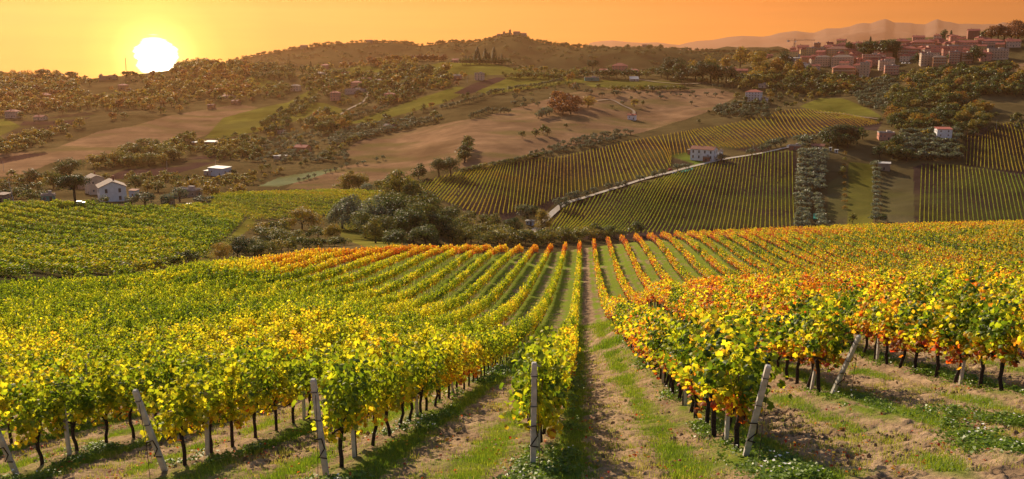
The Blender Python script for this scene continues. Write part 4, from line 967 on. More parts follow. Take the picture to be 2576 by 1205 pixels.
# ravine between the terrace vineyards and the crest
RV = [('broad', 880, 482, 52, .30, 1.1), ('broad', 905, 484, 50, .33, 1.0), ('shrub', 862, 484, 28, .25, 1.2), ('olive', 925, 487, 26, .35, 1.3), ('round', 960, 486, 34, .22, 1.2), ('round', 985, 478, 40, .12, 1.0),
      ('broad', 1010, 545, 116, .24, .95), ('broad', 1045, 560, 98, .20, .95), ('round', 990, 590, 100, .08, 1.0), ('round', 1040, 610, 90, .06, 1.1), ('broad', 1085, 575, 72, .13, 1.1), ('round', 1120, 590, 76, .10, 1.1), ('broad', 1150, 610, 62, .14, 1.1), ('round', 1185, 612, 46, .12, 1.2),
      ('willow', 900, 578, 100, .35, 1.2), ('willow', 950, 594, 108, .3, 1.0), ('willow', 862, 575, 74, .4, 1.1), ('broad', 945, 612, 64, .2, 1.0), ('round', 1070, 625, 60, .10, 1.3), ('round', 1000, 630, 56, .09, 1.3)]
RL = ['leafy tree at the left end of the trees behind the upper vineyard', 'yellowing leafy tree behind the upper vineyard corner', 'low shrub at the far edge of the upper vineyard', 'grey olive at the back edge of the upper vineyard', 'rounded tree behind the tall ravine tree', 'dark rounded tree against the stubble field',
      'tallest tree of the ravine, lit on its left side', 'tall dark tree right of the tallest ravine tree', 'dark tree standing in the shadow of the ravine', 'deep green tree low in the ravine', 'tree on the right shoulder of the ravine', 'dark spreading tree descending the ravine bank', 'tree near the lower end of the ravine', 'small tree at the ravine mouth',
      'big grey willow like tree on the ravine bank', 'grey green windblown tree beside the tallest ravine tree', 'small grey tree beside the upper vineyard edge', 'light green tree halfway down the ravine', 'low dark tree just over the vineyard crest', 'low tree in the ravine behind red vines']
many('round', [(1015, 600, 84), (965, 605, 70), (1060, 595, 84), (1100, 610, 66), (1140, 622, 54), (1030, 575, 92), (920, 600, 60), (1170, 622, 44), (985, 560, 84), (1075, 555, 70)], 70, .28, 'deep green tree filling the shadowed ravine', 'trees filling the ravine', 1.15, dmin=205)
for t_, l_ in zip(RV, RL): one(t_[0], t_[1], t_[2], t_[3], t_[4] + .14, t_[5], label=l_, dmin=205)
one('shrub', 760, 578, 66, .50, 1.3, 'large loose shrub turning yellow at the edge of the upper vineyard', dmin=205)
one('broad', 838, 612, 52, .52, .9, 'yellow green young tree on the ravine meadow', dmin=205)
one('shrub', 553, 655, 48, .56, 1.0, 'yellow orange round bush at the path end by the crest', dmin=150)
one('shrub', 598, 648, 58, .04, 1.15, 'dark nearly black round bush beside the yellow bush', dmin=150)
many('shrub', [(640, 640, 50), (680, 615, 44), (720, 610, 46), (655, 590, 36), (700, 590, 40), (800, 600, 38)], 40, .33, 'wild shrub in the tangle between the two terrace vineyards', 'wild shrubs of the ravine head', 1.3, dmin=170)
many('shrub', line([(640, 640), (760, 622), (880, 618)], 16), 30, .34, 'reed like shrub along the crest of the near vineyard', 'shrubs along the crest', 1.2, dmin=170)
one('shrub', 325, 688, 32, .32, 1.4, 'pale feathery shrub at the foot of the terrace vineyard', dmin=125)
one('shrub', 385, 676, 38, .30, 1.0, 'brownish bush between the feathery shrub and leafy shrubs', dmin=125)
many('shrub', [(415, 672, 30), (440, 668, 28), (478, 660, 40)], 30, .22, 'leafy green shrub at the lower corner of the terrace vineyard', 'leafy shrubs at the terrace corner', 1.2, dmin=125)
# valley floor
one('round', 1327, 562, 50, .08, 1.25, 'dark round tree at the bend of the pale road')
one('broad', 1366, 586, 56, .52, .95, 'sparse yellow tree beside the road at the valley bottom')
one('round', 1240, 578, 42, .36, 1.0, 'light green tree at the foot of the hillside vineyard')
one('round', 1215, 568, 30, .3, 1.3, 'rounded pale green tree left of the hillside vineyard foot')
one('round', 1290, 596, 50, .07, 1.0, 'dark tree left of the valley yard')
many('shrub', [(1180, 560, 30), (1165, 575, 34), (1195, 590, 36), (1225, 598, 36), (1262, 600, 34)], 34, .32, 'pale shrub among the valley floor thicket', 'shrubs of the valley floor', 1.3)
many('shrub', line([(1200, 612), (1340, 614), (1480, 604), (1560, 596)], 17), 36, .34, 'bushy shrub just over the vineyard crest', 'shrubs beyond the crest', 1.3, dmin=300)
one('round', 1492, 596, 36, .2, 1.0, 'round green bush standing over the crest left of the valley vineyard', dmin=300)
one('round', 1600, 590, 34, .15, 1.3, 'dark spreading bush against the valley vineyard rows', dmin=300)
one('round', 1052, 452, 40, .10, 1.0, 'dark round tree on the field edge left of the twin trees')
one('round', 1105, 446, 50, .15, 1.0, 'left one of two dark trees by the columnar hedge')
one('round', 1135, 446, 52, .17, 1.0, 'right one of two dark trees by the columnar hedge')
many('poplar', [z6(2100, 400), z6(2110, 370), z6(2125, 330), z6(2135, 290), z6(2090, 430)], 34, .24, 'tall tree of the columnar hedge across the stubble', 'trees of the columnar hedge', 1.5)
many('shrub', line([z6(2090, 530), z6(2300, 480), z6(2571, 430), z7(300, 360)], 9), 13, .32, 'reedy shrub in the hedge along the top of the hillside vineyard', 'hedge shrubs above the hillside vineyard', 1.6)
# olives by the road
for q, h, l in zip(((490, 905), (590, 815), (660, 800), (735, 775), (820, 750), (970, 705), (1060, 690), (1125, 665), (1285, 620), (1440, 580), (1510, 555), (1660, 515), (1745, 495), (2090, 420), (2400, 362), (2500, 322), (2571, 310)),
                   (34, 24, 22, 16, 18, 18, 16, 14, 18, 18, 16, 20, 16, 20, 18, 16, 16), ORD[:17]):
    one('olive', *z7(*q), h, .35, 1.25, '%s olive tree up the pale road, counted from its lower bend' % l)
# grove of olive columns on the right
for c_, (p0, p1, n_) in enumerate((((340, 300), (310, 1090), 16), ((390, 360), (385, 1080), 15), ((450, 350), (460, 700), 9), ((550, 360), (520, 720), 9), ((490, 800), (540, 1080), 7))):
    many('olive', [z8(p0[0] + (p1[0] - p0[0]) * k / n_, p0[1] + (p1[1] - p0[1]) * k / n_) for k in range(n_ + 1)], 20, .8, 'silver grey olive tree in the planted columns right of the valley vineyard', 'olive trees in planted columns', 1.3)
many('olive', [z8(1085 + 5 * math.sin(k), 480 + 45 * k) for k in range(13)], 15, .75, 'small silver olive in the single file between two grass strips', 'olives in single file', 1.4)
one('shrub', *z8(1100, 1015), 22, .12, 1.4, 'dark bush at the foot of the single file of olives')
one('round', *z8(850, 1040), 24, .40, 1.0, 'bright green little tree at the foot of the grass strip')
one('shrub', *z8(740, 560), 26, .35, .7, 'slim yellow green shrub on the dry earth strip')
many('shrub', [z8(770, 350 + 60 * k) for k in range(10)], 10, .6, 'low brown scrub on the dry earth strip', 'scrub on the dry strip', 1.1)
many('round', [z8(600, 230), z8(680, 240), z8(750, 230), z8(820, 235), z8(700, 280), z8(620, 270), z8(800, 280), z8(860, 230)], 44, .06, 'near black tree in the dark clump above the grass strips', 'trees of the dark clump', 1.1)
one('round', *z8(950, 195), 30, .12, 1.0, 'dark tree right of the dark clump by the roofless house')
many('round', [z8(1180, 330), z8(1280, 310), z8(1120, 380), z8(1250, 390), z8(1390, 410), z8(1330, 380)], 34, .08, 'dark tree above the shed between the grass strips', 'dark trees above the shed', 1.2)
one('broad', *z8(1230, 350), 30, .52, 1.3, 'yellow green tree glowing among the dark trees above the shed')
one('broad', *z8(1330, 350), 24, .58, 1.0, 'small golden tree beside the yellow green tree')
OG = [(1350 + 75 * i + 20 * (j % 2), 160 + 48 * j) for j in range(6) for i in range(8) if not (330 < 75 * i < 500 and j < 2)]
many('olive', [z8(*q) for q in OG], 20, .42, 'grey olive in the grove around the tall white house', 'olives around the tall white house', 1.4)
many('olive', [z8(a, b) for a, b in ((30, 285), (80, 275), (130, 265), (300, 230), (370, 215), (440, 225), (530, 200), (400, 255), (350, 265))], 20, .34, 'olive tree on the bank above the road end', 'olives at the road end', 1.3)
# far slope: single trees on the stubble hill
ISO = [(25, 1060, 55), (110, 1000, 30), (125, 1030, 40), (205, 1025, 40), (255, 1075, 50), (120, 1085, 50), (25, 1000, 50), (650, 905, 55), (755, 940, 45), (790, 948, 50), (895, 978, 50), (1025, 965, 50), (1065, 962, 60), (1280, 962, 40), (1355, 948, 35), (1410, 932, 55), (1480, 960, 35),
       (1495, 992, 35), (1595, 950, 25), (1650, 965, 25), (1690, 970, 30), (1815, 948, 40), (1840, 985, 25), (1950, 960, 40), (2050, 972, 35), (2110, 950, 35), (1800, 1052, 40), (2030, 880, 40), (2100, 885, 40), (2175, 870, 40), (1790, 975, 25), (1195, 1005, 35), (1000, 1090, 40), (1115, 1055, 45)]
many('olive', [(*Z(0, 2, a, b), c * .25) for a, b, c in ISO], 12, .22, 'small dark olive tree dotted over the stubble hill', 'olives dotted over the stubble hill', 1.1)
many('broad', [(*Z(0, 2, 1230, 1075), 22), (*Z(0, 2, 1310, 1060), 14), (*Z(0, 2, 870, 895), 15), (*Z(0, 2, 565, 870), 11)], 14, .42, 'pale green tree beside the path curving up the stubble hill', 'pale trees by the curved path', 1.1)
for q, h in (((100, 185), 18), ((235, 170), 20), ((310, 140), 22), ((355, 160), 20), ((540, 85), 12)): one('round', *z7(*q), h, .17, 1.0, 'dark rounded olive tree of the little group low on the stubble hill', 'dark trees low on the stubble hill')
for q in ((480, 1080), (560, 1060), (640, 1100), (430, 1130), (590, 1150), (510, 1160), (450, 1050)): one('round', *Z(0, 2, *q), 34, .88, 1.25, 'russet tree in the rounded wood on the stubble hill', 'russet trees on the stubble hill')
one('round', *Z(0, 2, 760, 1080), 28, .55, 1.4, 'golden green round tree beside the russet wood')
many('olive', [Z(0, 2, 260 + 40 * k, 1190 - 12 * k) for k in range(4)], 20, .4, 'grey green tree at the lower edge of the russet wood', 'grey trees below the russet wood', 1.2)
many('olive', line([Z(0, 1, 1870, 1100), Z(0, 1, 2140, 1030), Z(0, 1, 2360, 950), Z(0, 1, 2571, 905), Z(0, 2, 230, 880), Z(0, 2, 530, 815)], 9.5), 11, .22, 'olive tree in the long upper file across the stubble hill', 'upper file of olives', 1.1)
many('olive', line([Z(0, 1, 2150, 1190), Z(0, 1, 2330, 1130), Z(0, 1, 2571, 1140)], 9), 13, .22, 'olive tree in the short lower file on the stubble hill', 'lower file of olives', 1.1)
many('olive', line([Z(0, 1, 950, 1190), Z(0, 1, 1130, 1150), Z(0, 1, 1290, 1100), Z(0, 1, 1420, 1000), Z(0, 1, 1700, 920)], 10), 11, .25, 'olive tree in the file above the green strip', 'olives above the green strip', 1.1)
SMALL = ((430, 620), (480, 610), (530, 590), (590, 580), (700, 535), (745, 530), (800, 515), (860, 495), (910, 475), (1020, 460), (1080, 445), (1215, 415), (1280, 400))
many('olive', [(*z6(*q), 10) for q in SMALL], 10, .45, 'small tree in the thin file along the pale field', 'thin file of small trees', 1.1)
# groves and woods on the slopes
r = np.random.default_rng(700)
G1 = [z6(*q) for q in ((690, 250), (900, 110), (1400, 10), (1900, -10), (1700, 70), (1250, 150), (800, 270))]
many('olive', fill(G1, 90, 8.5, r), 12, .34, 'grey olive in the long grove slanting across the far slope', 'olives of the slanting grove', 1.3)
G2 = [z6(*q) for q in ((0, 260), (400, 140), (700, 150), (700, 260), (560, 310), (900, 340), (1000, 400), (650, 450), (400, 430), (0, 450))]
many('olive', fill(G2, 80, 9.5, r), 12, .40, 'grey green olive in the grove round the red roofed cottage', 'olives round the red roofed cottage', 1.3)
G3 = [z7(*q) for q in ((0, 430), (450, 260), (900, 150), (1200, 120), (1200, 170), (800, 280), (350, 370))]
many('olive', fill(G3, 70, 8.0, r), 11, .30, 'olive in the grove along the top of the hillside vineyard', 'olives above the hillside vineyard', 1.2)
G4 = [Z(0, 3, *q) for q in ((820, 960), (1000, 850), (1200, 780), (1330, 850), (1250, 1000), (1150, 1130), (960, 1080))]
many('olive', fill(G4, 70, 8.5, r), 13, .30, 'grey olive in the orchard below the town', 'olives of the town orchard', 1.2)
G5 = [Z(0, 2, *q) for q in ((2000, 1100), (2250, 1060), (2571, 1040), (2571, 1190), (2200, 1200), (2050, 1160))]
many('olive', fill(G5, 45, 8.5, r), 13, .32, 'olive beside the white apartment house on the slope', 'olives by the white apartment house', 1.2)
for q, h, t_, k_ in (((60, 720), 32, .62, 'broad'), ((100, 700), 34, .66, 'broad'), ((300, 730), 34, .68, 'broad'), ((190, 740), 26, .58, 'broad'), ((30, 770), 26, .5, 'broad'), ((240, 790), 26, .55, 'broad')):
    one(k_, *Z(0, 3, q[0], q[1] + 20), h, t_, 1.0, 'bright autumn tree below the left end of the town', 'autumn trees below the town')
for q, h, t_ in (((1820, 690), 30, .58), ((1990, 720), 36, .55), ((2150, 700), 34, .56), ((2290, 680), 46, .57), ((2410, 660), 34, .6), ((2475, 740), 50, .56)): one('broad', *Z(0, 2, *q), h, t_, .95, 'golden poplar like tree rising among the roofs left of town', 'golden trees left of the town')
many('round', [(*Z(0, 2, *q), h) for q, h in (((1620, 780), 44), ((1680, 790), 36), ((1760, 800), 36), ((1840, 810), 40), ((1920, 820), 44), ((2000, 830), 46), ((2070, 830), 44), ((2150, 830), 36), ((2220, 835), 34), ((1560, 800), 30), ((1500, 780), 28), ((1700, 840), 26), ((2300, 850), 26), ((2380, 860), 28))], 40, .07, 'dark tree of the wood behind the sports field', 'dark wood behind the sports field', 1.1)
one('pine', *Z(0, 2, 805, 760), 34, .05, .8, 'tall dark pine left of the big square house')
many('round', [Z(0, 2, *q) for q in ((720, 770), (770, 780), (860, 780), (920, 790), (980, 790), (1060, 790), (1140, 790), (1200, 780), (1280, 790), (1350, 780), (1420, 740))], 20, .12, 'dark tree in the belt below the big square house', 'dark belt below the square house', 1.2)
many('shrub', [Z(0, 2, 1000 + 55 * k, 910 + 5 * math.sin(k * 2)) for k in range(14)], 14, .3, 'hedge shrub on the bank under the sports field', 'shrubs under the sports field', 1.5)
many('shrub', line([Z(0, 2, 0, 790), Z(0, 2, 200, 780), Z(0, 2, 450, 800), Z(0, 2, 700, 760)], 9), 17, .30, 'shrub in the hedge left of the green sports building', 'hedge left of the sports building', 1.1)
many('broad', [Z(0, 2, 560, 820), Z(0, 2, 600, 820)], 20, .65, 'small orange tree left of the green sports building', 'orange trees by the sports building', .8)
# the wooded knoll and its cypresses
many('round', [Z(0, 1, *q) for q in ((1560, 570), (1600, 560), (1640, 565), (1690, 555), (1740, 555), (1790, 560), (1840, 560), (1890, 560), (1660, 590), (1720, 590), (1780, 590), (1580, 590))], 16, .90, 'dark russet tree of the small wood crowning the knoll', 'russet wood on the knoll', 1.2, dmin=900)
for q, h in (((2108, 592), 18), ((2138, 585), 16), ((2205, 640), 28), ((2225, 630), 36), ((2243, 640), 24), ((2303, 622), 32), ((2325, 612), 24), ((2343, 622), 24), ((2392, 640), 38), ((2440, 640), 18), ((2470, 640), 24), ((550, 712), 22)):
    one('cypress', *Z(0, 1, *q), h, .0, .95, 'slender black cypress' + (' alone beside the pink villa' if q[0] < 600 else ' on the ridge right of the wooded knoll'), None if q[0] < 600 else 'cypresses on the ridge', dmin=900)
many('round', [Z(0, 1, 2070 + 42 * k, 650) for k in range(12)], 15, .12, 'dark rounded tree at the foot of the cypresses', 'trees under the cypresses', 1.2, dmin=900)
W = {'a': ([Z(0, 1, *q) for q in ((1280, 760), (1350, 710), (1650, 720), (1900, 730), (1960, 800), (1900, 880), (1650, 900), (1350, 920), (1300, 850))], 85, 8, 21, .12, .75, 'tree in the wood under the green knoll', 'wood under the knoll'),
     'b': ([Z(0, 1, *q) for q in ((440, 750), (600, 720), (900, 760), (1250, 760), (1290, 900), (1250, 990), (900, 900), (700, 960), (500, 900))], 110, 8.5, 18, .16, .55, 'garden tree among the houses of the far slope', 'trees among the far houses'),
     'c': ([Z(0, 1, *q) for q in ((1200, 960), (1450, 930), (1600, 920), (1500, 1000), (1250, 1060))], 30, 8, 17, .2, .5, 'tree round the cottage below the far wood', 'trees round the far cottage'),
     'd': ([Z(0, 1, *q) for q in ((840, 690), (980, 650), (1150, 640), (1500, 590), (1560, 640), (1300, 690), (1150, 660))], 50, 8, 14, .5, .9, 'autumn tree on the shoulder of the knoll', 'trees on the knoll shoulder'),
     'e': ([Z(0, 0, *q) for q in ((0, 790), (250, 800), (700, 830), (760, 900), (700, 960), (300, 960), (0, 980))], 120, 8, 22, .1, .8, 'dark tree in the woods under the left skyline', 'woods under the left skyline'),
     'f': ([Z(0, 0, *q) for q in ((0, 980), (350, 960), (700, 950), (1100, 1010), (1700, 950), (1900, 1050), (1200, 1110), (600, 1110), (0, 1170))], 120, 10, 20, .35, .95, 'tree in the hazy belt of woods below the low sun', 'woods below the low sun'),
     'g': ([Z(0, 0, *q) for q in ((1750, 720), (1850, 640), (2180, 650), (2400, 660), (2571, 660), (2571, 760), (2100, 800), (1750, 780))], 85, 8, 20, .35, .9, 'tree on the rise right of the low sun', 'trees right of the low sun'),
     'h': ([Z(0, 0, *q) for q in ((1500, 800), (2100, 820), (2571, 850), (2571, 1000), (2100, 1000), (1500, 930))], 110, 9, 19, .4, .9, 'tree scattered on the slope under the low sun', 'trees under the low sun'),
     'i': ([z6(*q) for q in ((540, 10), (900, -40), (960, 100), (720, 130), (560, 90))], 26, 7, 26, .06, .8, 'tall dark tree in the clump above the olive groves', 'dark clump above the groves'),
     'j': ([z6(*q) for q in ((80, 60), (300, 10), (420, 60), (300, 120), (100, 170))], 18, 8, 22, .1, .5, 'dark tree at the left end of the olive groves', 'dark trees left of the groves'),
     'k': ([Z(1, 0, *q) for q in ((960, 490), (1200, 400), (1450, 310), (1800, 370), (1780, 430), (1500, 470), (1200, 490), (1000, 500))], 48, 11, 30, .28, .5, 'rounded tree in the belt beyond the white farmhouse', 'belt beyond the white farmhouse'),
     'l': ([Z(1, 0, *q) for q in ((1650, 270), (1900, 170), (2010, 200), (1850, 270), (1700, 320))], 22, 8, 20, .30, .4, 'hedge tree beside the brown barn field', 'hedge by the brown barn'),
     'm': ([Z(1, 0, *q) for q in ((1850, 330), (2050, 280), (2571, 240), (2571, 420), (2350, 400), (2050, 370))], 55, 9.5, 22, .25, .55, 'tree between the brown barn and the blue barn', 'trees between the barns'),
     'n': ([Z(1, 0, *q) for q in ((1250, 600), (1500, 580), (1800, 600), (2000, 640), (2200, 620), (2571, 560), (2571, 660), (2000, 680), (1450, 660))], 60, 10, 18, .35, .5, 'tree in the band behind the upper vineyard', 'band behind the upper vineyard'),
     'o': ([Z(1, 0, *q) for q in ((0, 280), (200, 230), (420, 160), (760, 90), (800, 60), (560, 130), (380, 230), (200, 300), (0, 330))], 52, 9, 21, .3, .6, 'tree in the hedge between ploughed land and stubble', 'hedge above the left stubble'),
     'p': ([Z(0, 3, *q) for q in ((0, 660), (200, 660), (430, 740), (650, 790), (880, 830), (1060, 840), (1350, 800), (1500, 760), (1550, 800), (1250, 830), (1000, 860), (850, 950), (700, 970), (400, 950), (0, 900))], 170, 9.5, 17, .10, .72, 'tree in the wood at the foot of the town', 'wood at the foot of the town'),
     'q': ([Z(0, 3, *q) for q in ((1450, 820), (1600, 760), (1850, 730), (2100, 710), (2350, 700), (2571, 780), (2571, 960), (2200, 960), (1900, 950), (1500, 930), (1400, 860))], 170, 10, 22, .08, .76, 'tree of the autumn wood right below the town', 'autumn wood below the town'),
     's': ([Z(0, 3, *q) for q in ((1250, 960), (1500, 950), (1900, 980), (2200, 1100), (2200, 1190), (1750, 1230), (1300, 1250), (1180, 1130))], 70, 12, 29, .10, .70, 'large tree at the lower edge of the autumn wood', 'lower edge of the autumn wood'),
     't': ([z8(*q) for q in ((1200, 60), (1450, 0), (1700, 30), (2100, 0), (2300, 60), (2150, 110), (1900, 110), (1500, 110), (1250, 130))], 44, 10, 26, .1, .75, 'tree behind the tall white house', 'trees behind the tall white house'),
     'u': ([Z(0, 2, *q) for q in ((2250, 830), (2420, 780), (2571, 800), (2571, 880), (2300, 900))], 18, 9, 26, .4, .6, 'yellow green tree above the white apartment house', 'trees above the white apartment house'),
     'v': ([Z(0, 1, *q) for q in ((0, 660), (200, 680), (420, 720), (400, 780), (100, 820), (0, 800))], 48, 7.5, 17, .12, .4, 'dark tree around the left hamlet', 'trees of the left hamlet'),
     'w': ([Z(0, 1, *q) for q in ((30, 900), (300, 880), (330, 960), (60, 1000))], 24, 8, 14, .3, .4, 'small tree in the orchard under the hamlet', 'orchard under the hamlet'),
     'x': ([Z(0, 1, *q) for q in ((400, 1050), (560, 990), (640, 1000), (450, 1160), (300, 1190), (150, 1205))], 42, 7, 14, .2, .3, 'dark tree slanting along the green field edge', 'trees slanting along the field'),
     'z': ([Z(0, 2, *q) for q in ((0, 690), (300, 720), (560, 740), (700, 740), (560, 760), (200, 745), (0, 720))], 40, 6, 12, .3, .7, 'low tree along the lane on the ridge', 'trees along the ridge lane')}
W['A1'] = ([(0, 208), (330, 205), (420, 192), (600, 185), (900, 178), (1000, 205), (880, 240), (700, 250), (600, 262), (430, 285), (250, 322), (140, 366), (0, 380)], 150, 10, 15, .20, .95, 'tree dotted between the fields of the left slope', 'trees between the left fields')
W['A2'] = ([(900, 190), (1150, 190), (1480, 185), (1480, 222), (1250, 240), (1000, 300), (880, 310), (820, 260)], 120, 9, 12, .2, .9, 'tree along the field edges under the knoll', 'field edge trees under the knoll')
W['A3'] = ([(540, 350), (700, 320), (880, 300), (1150, 292), (1000, 350), (900, 392), (640, 462), (560, 440)], 80, 11, 15, .15, .6, 'tree among the garden plots left of the slanting grove', 'trees among the garden plots')
W['A4'] = ([(1640, 215), (1850, 190), (2010, 215), (2060, 262), (1880, 290), (1760, 305), (1850, 250)], 60, 10, 14, .15, .6, 'tree on the bank between stubble hill and white apartment house', 'trees on the bank')
W['A5'] = ([(2210, 300), (2576, 300), (2576, 325), (2440, 345), (2425, 400), (2300, 410), (2240, 340)], 70, 10, 18, .06, .5, 'dark tree around the grove of the tall white house', 'dark trees round the grove')
W['A6'] = ([(0, 440), (150, 445), (300, 452), (300, 470), (0, 480)], 30, 12, 16, .15, .5, 'tree in the gardens beyond the farm hedge', 'trees beyond the farm hedge')
for key, (poly, n_, gap, h, t0, t1, lab, grp) in W.items():
    for u, v in fill(poly, n_, gap, r, 14.0 if len(key) == 2 else 7.0, len(key) == 2):
        mixk = r.random(); t_ = t0 + (t1 - t0) * r.random() ** 1.8 if t1 > t0 else t0
        kd = 'round' if mixk < .5 else 'broad' if mixk < .85 else 'shrub'
        plant(kd, u, v, h * r.uniform(.65, 1.2) * (.6 if kd == 'shrub' else 1), t_, r.uniform(.95, 1.35), '%s %s' % (hue(t_), lab), '%s %s' % (hue(t_), grp), dmin=420)
# trees standing on the skyline
for q, h, k_ in (((0, 790), 20, 'round'), ((50, 790), 18, 'round'), ((115, 800), 17, 'pine'), ((200, 815), 15, 'pine'), ((245, 815), 14, 'pine'), ((310, 830), 18, 'round'), ((370, 830), 18, 'pine'), ((432, 820), 28, 'pine'), ((525, 825), 20, 'pine'), ((610, 830), 20, 'pine'), ((715, 830), 24, 'pine'),
                 ((790, 835), 10, 'shrub'), ((900, 830), 10, 'shrub'), ((960, 825), 10, 'shrub'), ((1100, 800), 10, 'shrub'), ((1160, 795), 12, 'round'), ((1260, 790), 18, 'broad'), ((1310, 790), 20, 'broad'), ((1360, 790), 16, 'broad'), ((1850, 690), 22, 'round'), ((1910, 680), 24, 'round'), ((1980, 680), 26, 'round'), ((2050, 680), 26, 'round'), ((2120, 680), 26, 'round'), ((2160, 690), 22, 'round')):
    one(k_, *Z(0, 0, *q), h, .08, 1.2, 'dark tree outlined against the sky at the left skyline', 'trees on the left skyline', dmin=1200)
for q, h, t_, k_ in (((2180, 400), 24, .15, 'round'), ((2240, 405), 30, .8, 'round'), ((2310, 405), 40, .9, 'round'), ((2370, 405), 42, .86, 'round'), ((2440, 410), 38, .9, 'round'), ((2510, 420), 50, .88, 'round'), ((2571, 430), 46, .9, 'round')):
    one(k_, *Z(0, 3, *q), h, t_, 1.1, 'large russet tree on the hilltop at the right of the town' if t_ > .5 else 'dark tree beside the plain tower house', 'russet trees on the town hilltop' if t_ > .5 else None, dmin=1000)
for q, h, w_ in (((960, 560), 34, 1.3), ((1030, 565), 36, 1.3), ((1140, 570), 36, 1.3), ((1200, 580), 42, 1.4), ((1260, 565), 36, 1.3), ((2060, 640), 42, 1.0), ((1590, 640), 22, .6), ((1815, 640), 26, .8), ((1770, 410), 26, .9), ((810, 500), 18, 1.2), ((1500, 640), 24, 1.2), ((780, 640), 14, 1.2), ((170, 640), 30, 1.0)):
    one('round', *Z(0, 3, *q), h, .05, w_, 'near black evergreen between the town houses', 'evergreens in the town', dmin=900)
for q, h in (((1027, 425), 13), ((1837, 355), 14), ((1578, 625), 22)): one('cypress', *Z(0, 3, *q), h, .04, 1.2, 'thin cypress rising between town roofs', 'cypresses in the town', dmin=900)
# ---- link: the largest 290 of each kind as trees of their own, the rest as one mass per kind
byname = {}
for w_ in WOODS: byname.setdefault(w_[0], []).append(w_)
rest = []
for nm, lst in byname.items():
    lst.sort(key=lambda q: -q[10]); rest += lst[290:]
    for i, (nm_, kind, x, y, z, h, w_, t_, lab, grp, px) in enumerate(lst[:290]):
        lab = lab or '%s %s' % (hue(t_), nm.replace('_', ' ')); rz = rng.uniform(0, 6.28); cat = 'shrub' if nm == 'shrub' else 'tree'
        if px >= 26:
            lod = 'L' if px >= 52 else 'M'; k = i % (3 if lod == 'L' else 4)
            o = empty(nm, (x, y, z - .1), rz); o.scale = (h * w_, h * w_, h)
            link('trunk', TRUNKS[kind, lod, k], o)
            c = link('crown', CROWNS[kind, lod, k], o); c['tint'] = t_
        else:
            o = link(nm, TREES[kind, i % 4], None, (x, y, z - .1), (0, 0, rz), (h * w_, h * w_, h)); o['tint'] = t_
        tag(o, lab, cat, grp)
if rest:
    ks = sorted({q[1] for q in rest}); src = [TREES[k, j] for k in ks for j in range(4)]; n = len(rest)
    scatter('distant_trees', 'small far trees scattered over the groves and woods of the slopes', 'trees', [(q[2], q[3], q[4]) for q in rest], np.stack([np.zeros(n), np.zeros(n), rng.uniform(0, 6, n)], 1),
            [(q[5] * q[6], q[5] * q[6], q[5]) for q in rest], [ks.index(q[1]) * 4 + i % 4 for i, q in enumerate(rest)], [q[7] for q in rest], np.zeros(n), src)
# woods of the far ridge
n = 2600; ia = rng.integers(60, 420, n); jd = np.clip((rng.beta(1.6, .9, n) * 60).astype(int), 4, 59)
jd[:700] = 59
m_ = fbm(HA[ia] * 40, HD[jd] / 160, 171, 3) > .40; m_[:700] = True; ia, jd = ia[m_], jd[m_]; n = len(ia)
pts = np.stack([HA[ia] * HD[jd] + rng.normal(0, 5, n), HD[jd] + rng.normal(0, 4, n), HZ[ia, jd] - 1.5], 1); h = rng.uniform(4, 8, n) + 6 * rng.random(n) ** 4
scatter('far_ridge_woods', 'woods and hedges on the distant ridge', 'woods', pts, np.stack([np.zeros(n), np.zeros(n), rng.uniform(0, 6, n)], 1), np.stack([h * 1.5, h * 1.5, h], 1), rng.integers(0, 4, n), np.clip(rng.normal(.12, .12, n), 0, 1), np.zeros(n), [TREES['round', k] for k in range(4)])

# ------------------------------------------------------------------ buildings
def wall_mat(name, col): return simple(name, col, 0.95, 0.22, 0.5, col2=tuple(c * .78 for c in col), spec=.1)
WM = {'white': wall_mat('white_plaster', (.78, .77, .76)), 'cream': wall_mat('cream_plaster', (.66, .50, .36)), 'pink': wall_mat('pink_plaster', (.62, .29, .20)), 'yellow': wall_mat('yellow_plaster', (.62, .44, .20)),
      'orange': wall_mat('orange_plaster', (.50, .24, .12)), 'grey': wall_mat('grey_render', (.36, .33, .31)), 'stone': wall_mat('old_stone', (.30, .23, .17)), 'brick': wall_mat('old_brick', (.34, .15, .10)), 'blue': wall_mat('pale_blue_sheet', (.44, .54, .62)), 'green': wall_mat('green_sheet', (.10, .30, .25))}
def tiles(name, c1, c2):
    m, t, o = new_mat(name); b = N(t, 'ShaderNodeBsdfPrincipled'); b.inputs['Roughness'].default_value = .9
    tcn = N(t, 'ShaderNodeTexCoord'); n = N(t, 'ShaderNodeTexNoise'); n.inputs['Scale'].default_value = 1.6; n.inputs['Detail'].default_value = 6
    w = N(t, 'ShaderNodeTexWave'); w.inputs['Scale'].default_value = 1.3; w.inputs['Distortion'].default_value = .6
    t.links.new(tcn.outputs['Object'], n.inputs[0]); t.links.new(tcn.outputs['Object'], w.inputs[0])
    f = M(t, 'MULTIPLY_ADD', w.outputs['Fac'], .35, M(t, 'MULTIPLY', n.outputs[0], .75))
    t.links.new(ramp(t, f, [(.3, c2), (.7, c1)]), b.inputs['Base Color']); t.links.new(b.outputs[0], o.inputs[0]); return m
RM = {'tile': tiles('terracotta_tiles', (.36, .13, .07), (.16, .06, .04)), 'old': tiles('weathered_tiles', (.26, .17, .12), (.11, .075, .055)), 'red': tiles('red_tiles', (.42, .09, .05), (.22, .05, .035)), 'flat': simple('flat_roof', (.40, .34, .30), .95, .3, .4), 'tin': simple('pale_sheet_roof', (.46, .44, .41), .7, .2, .5)}
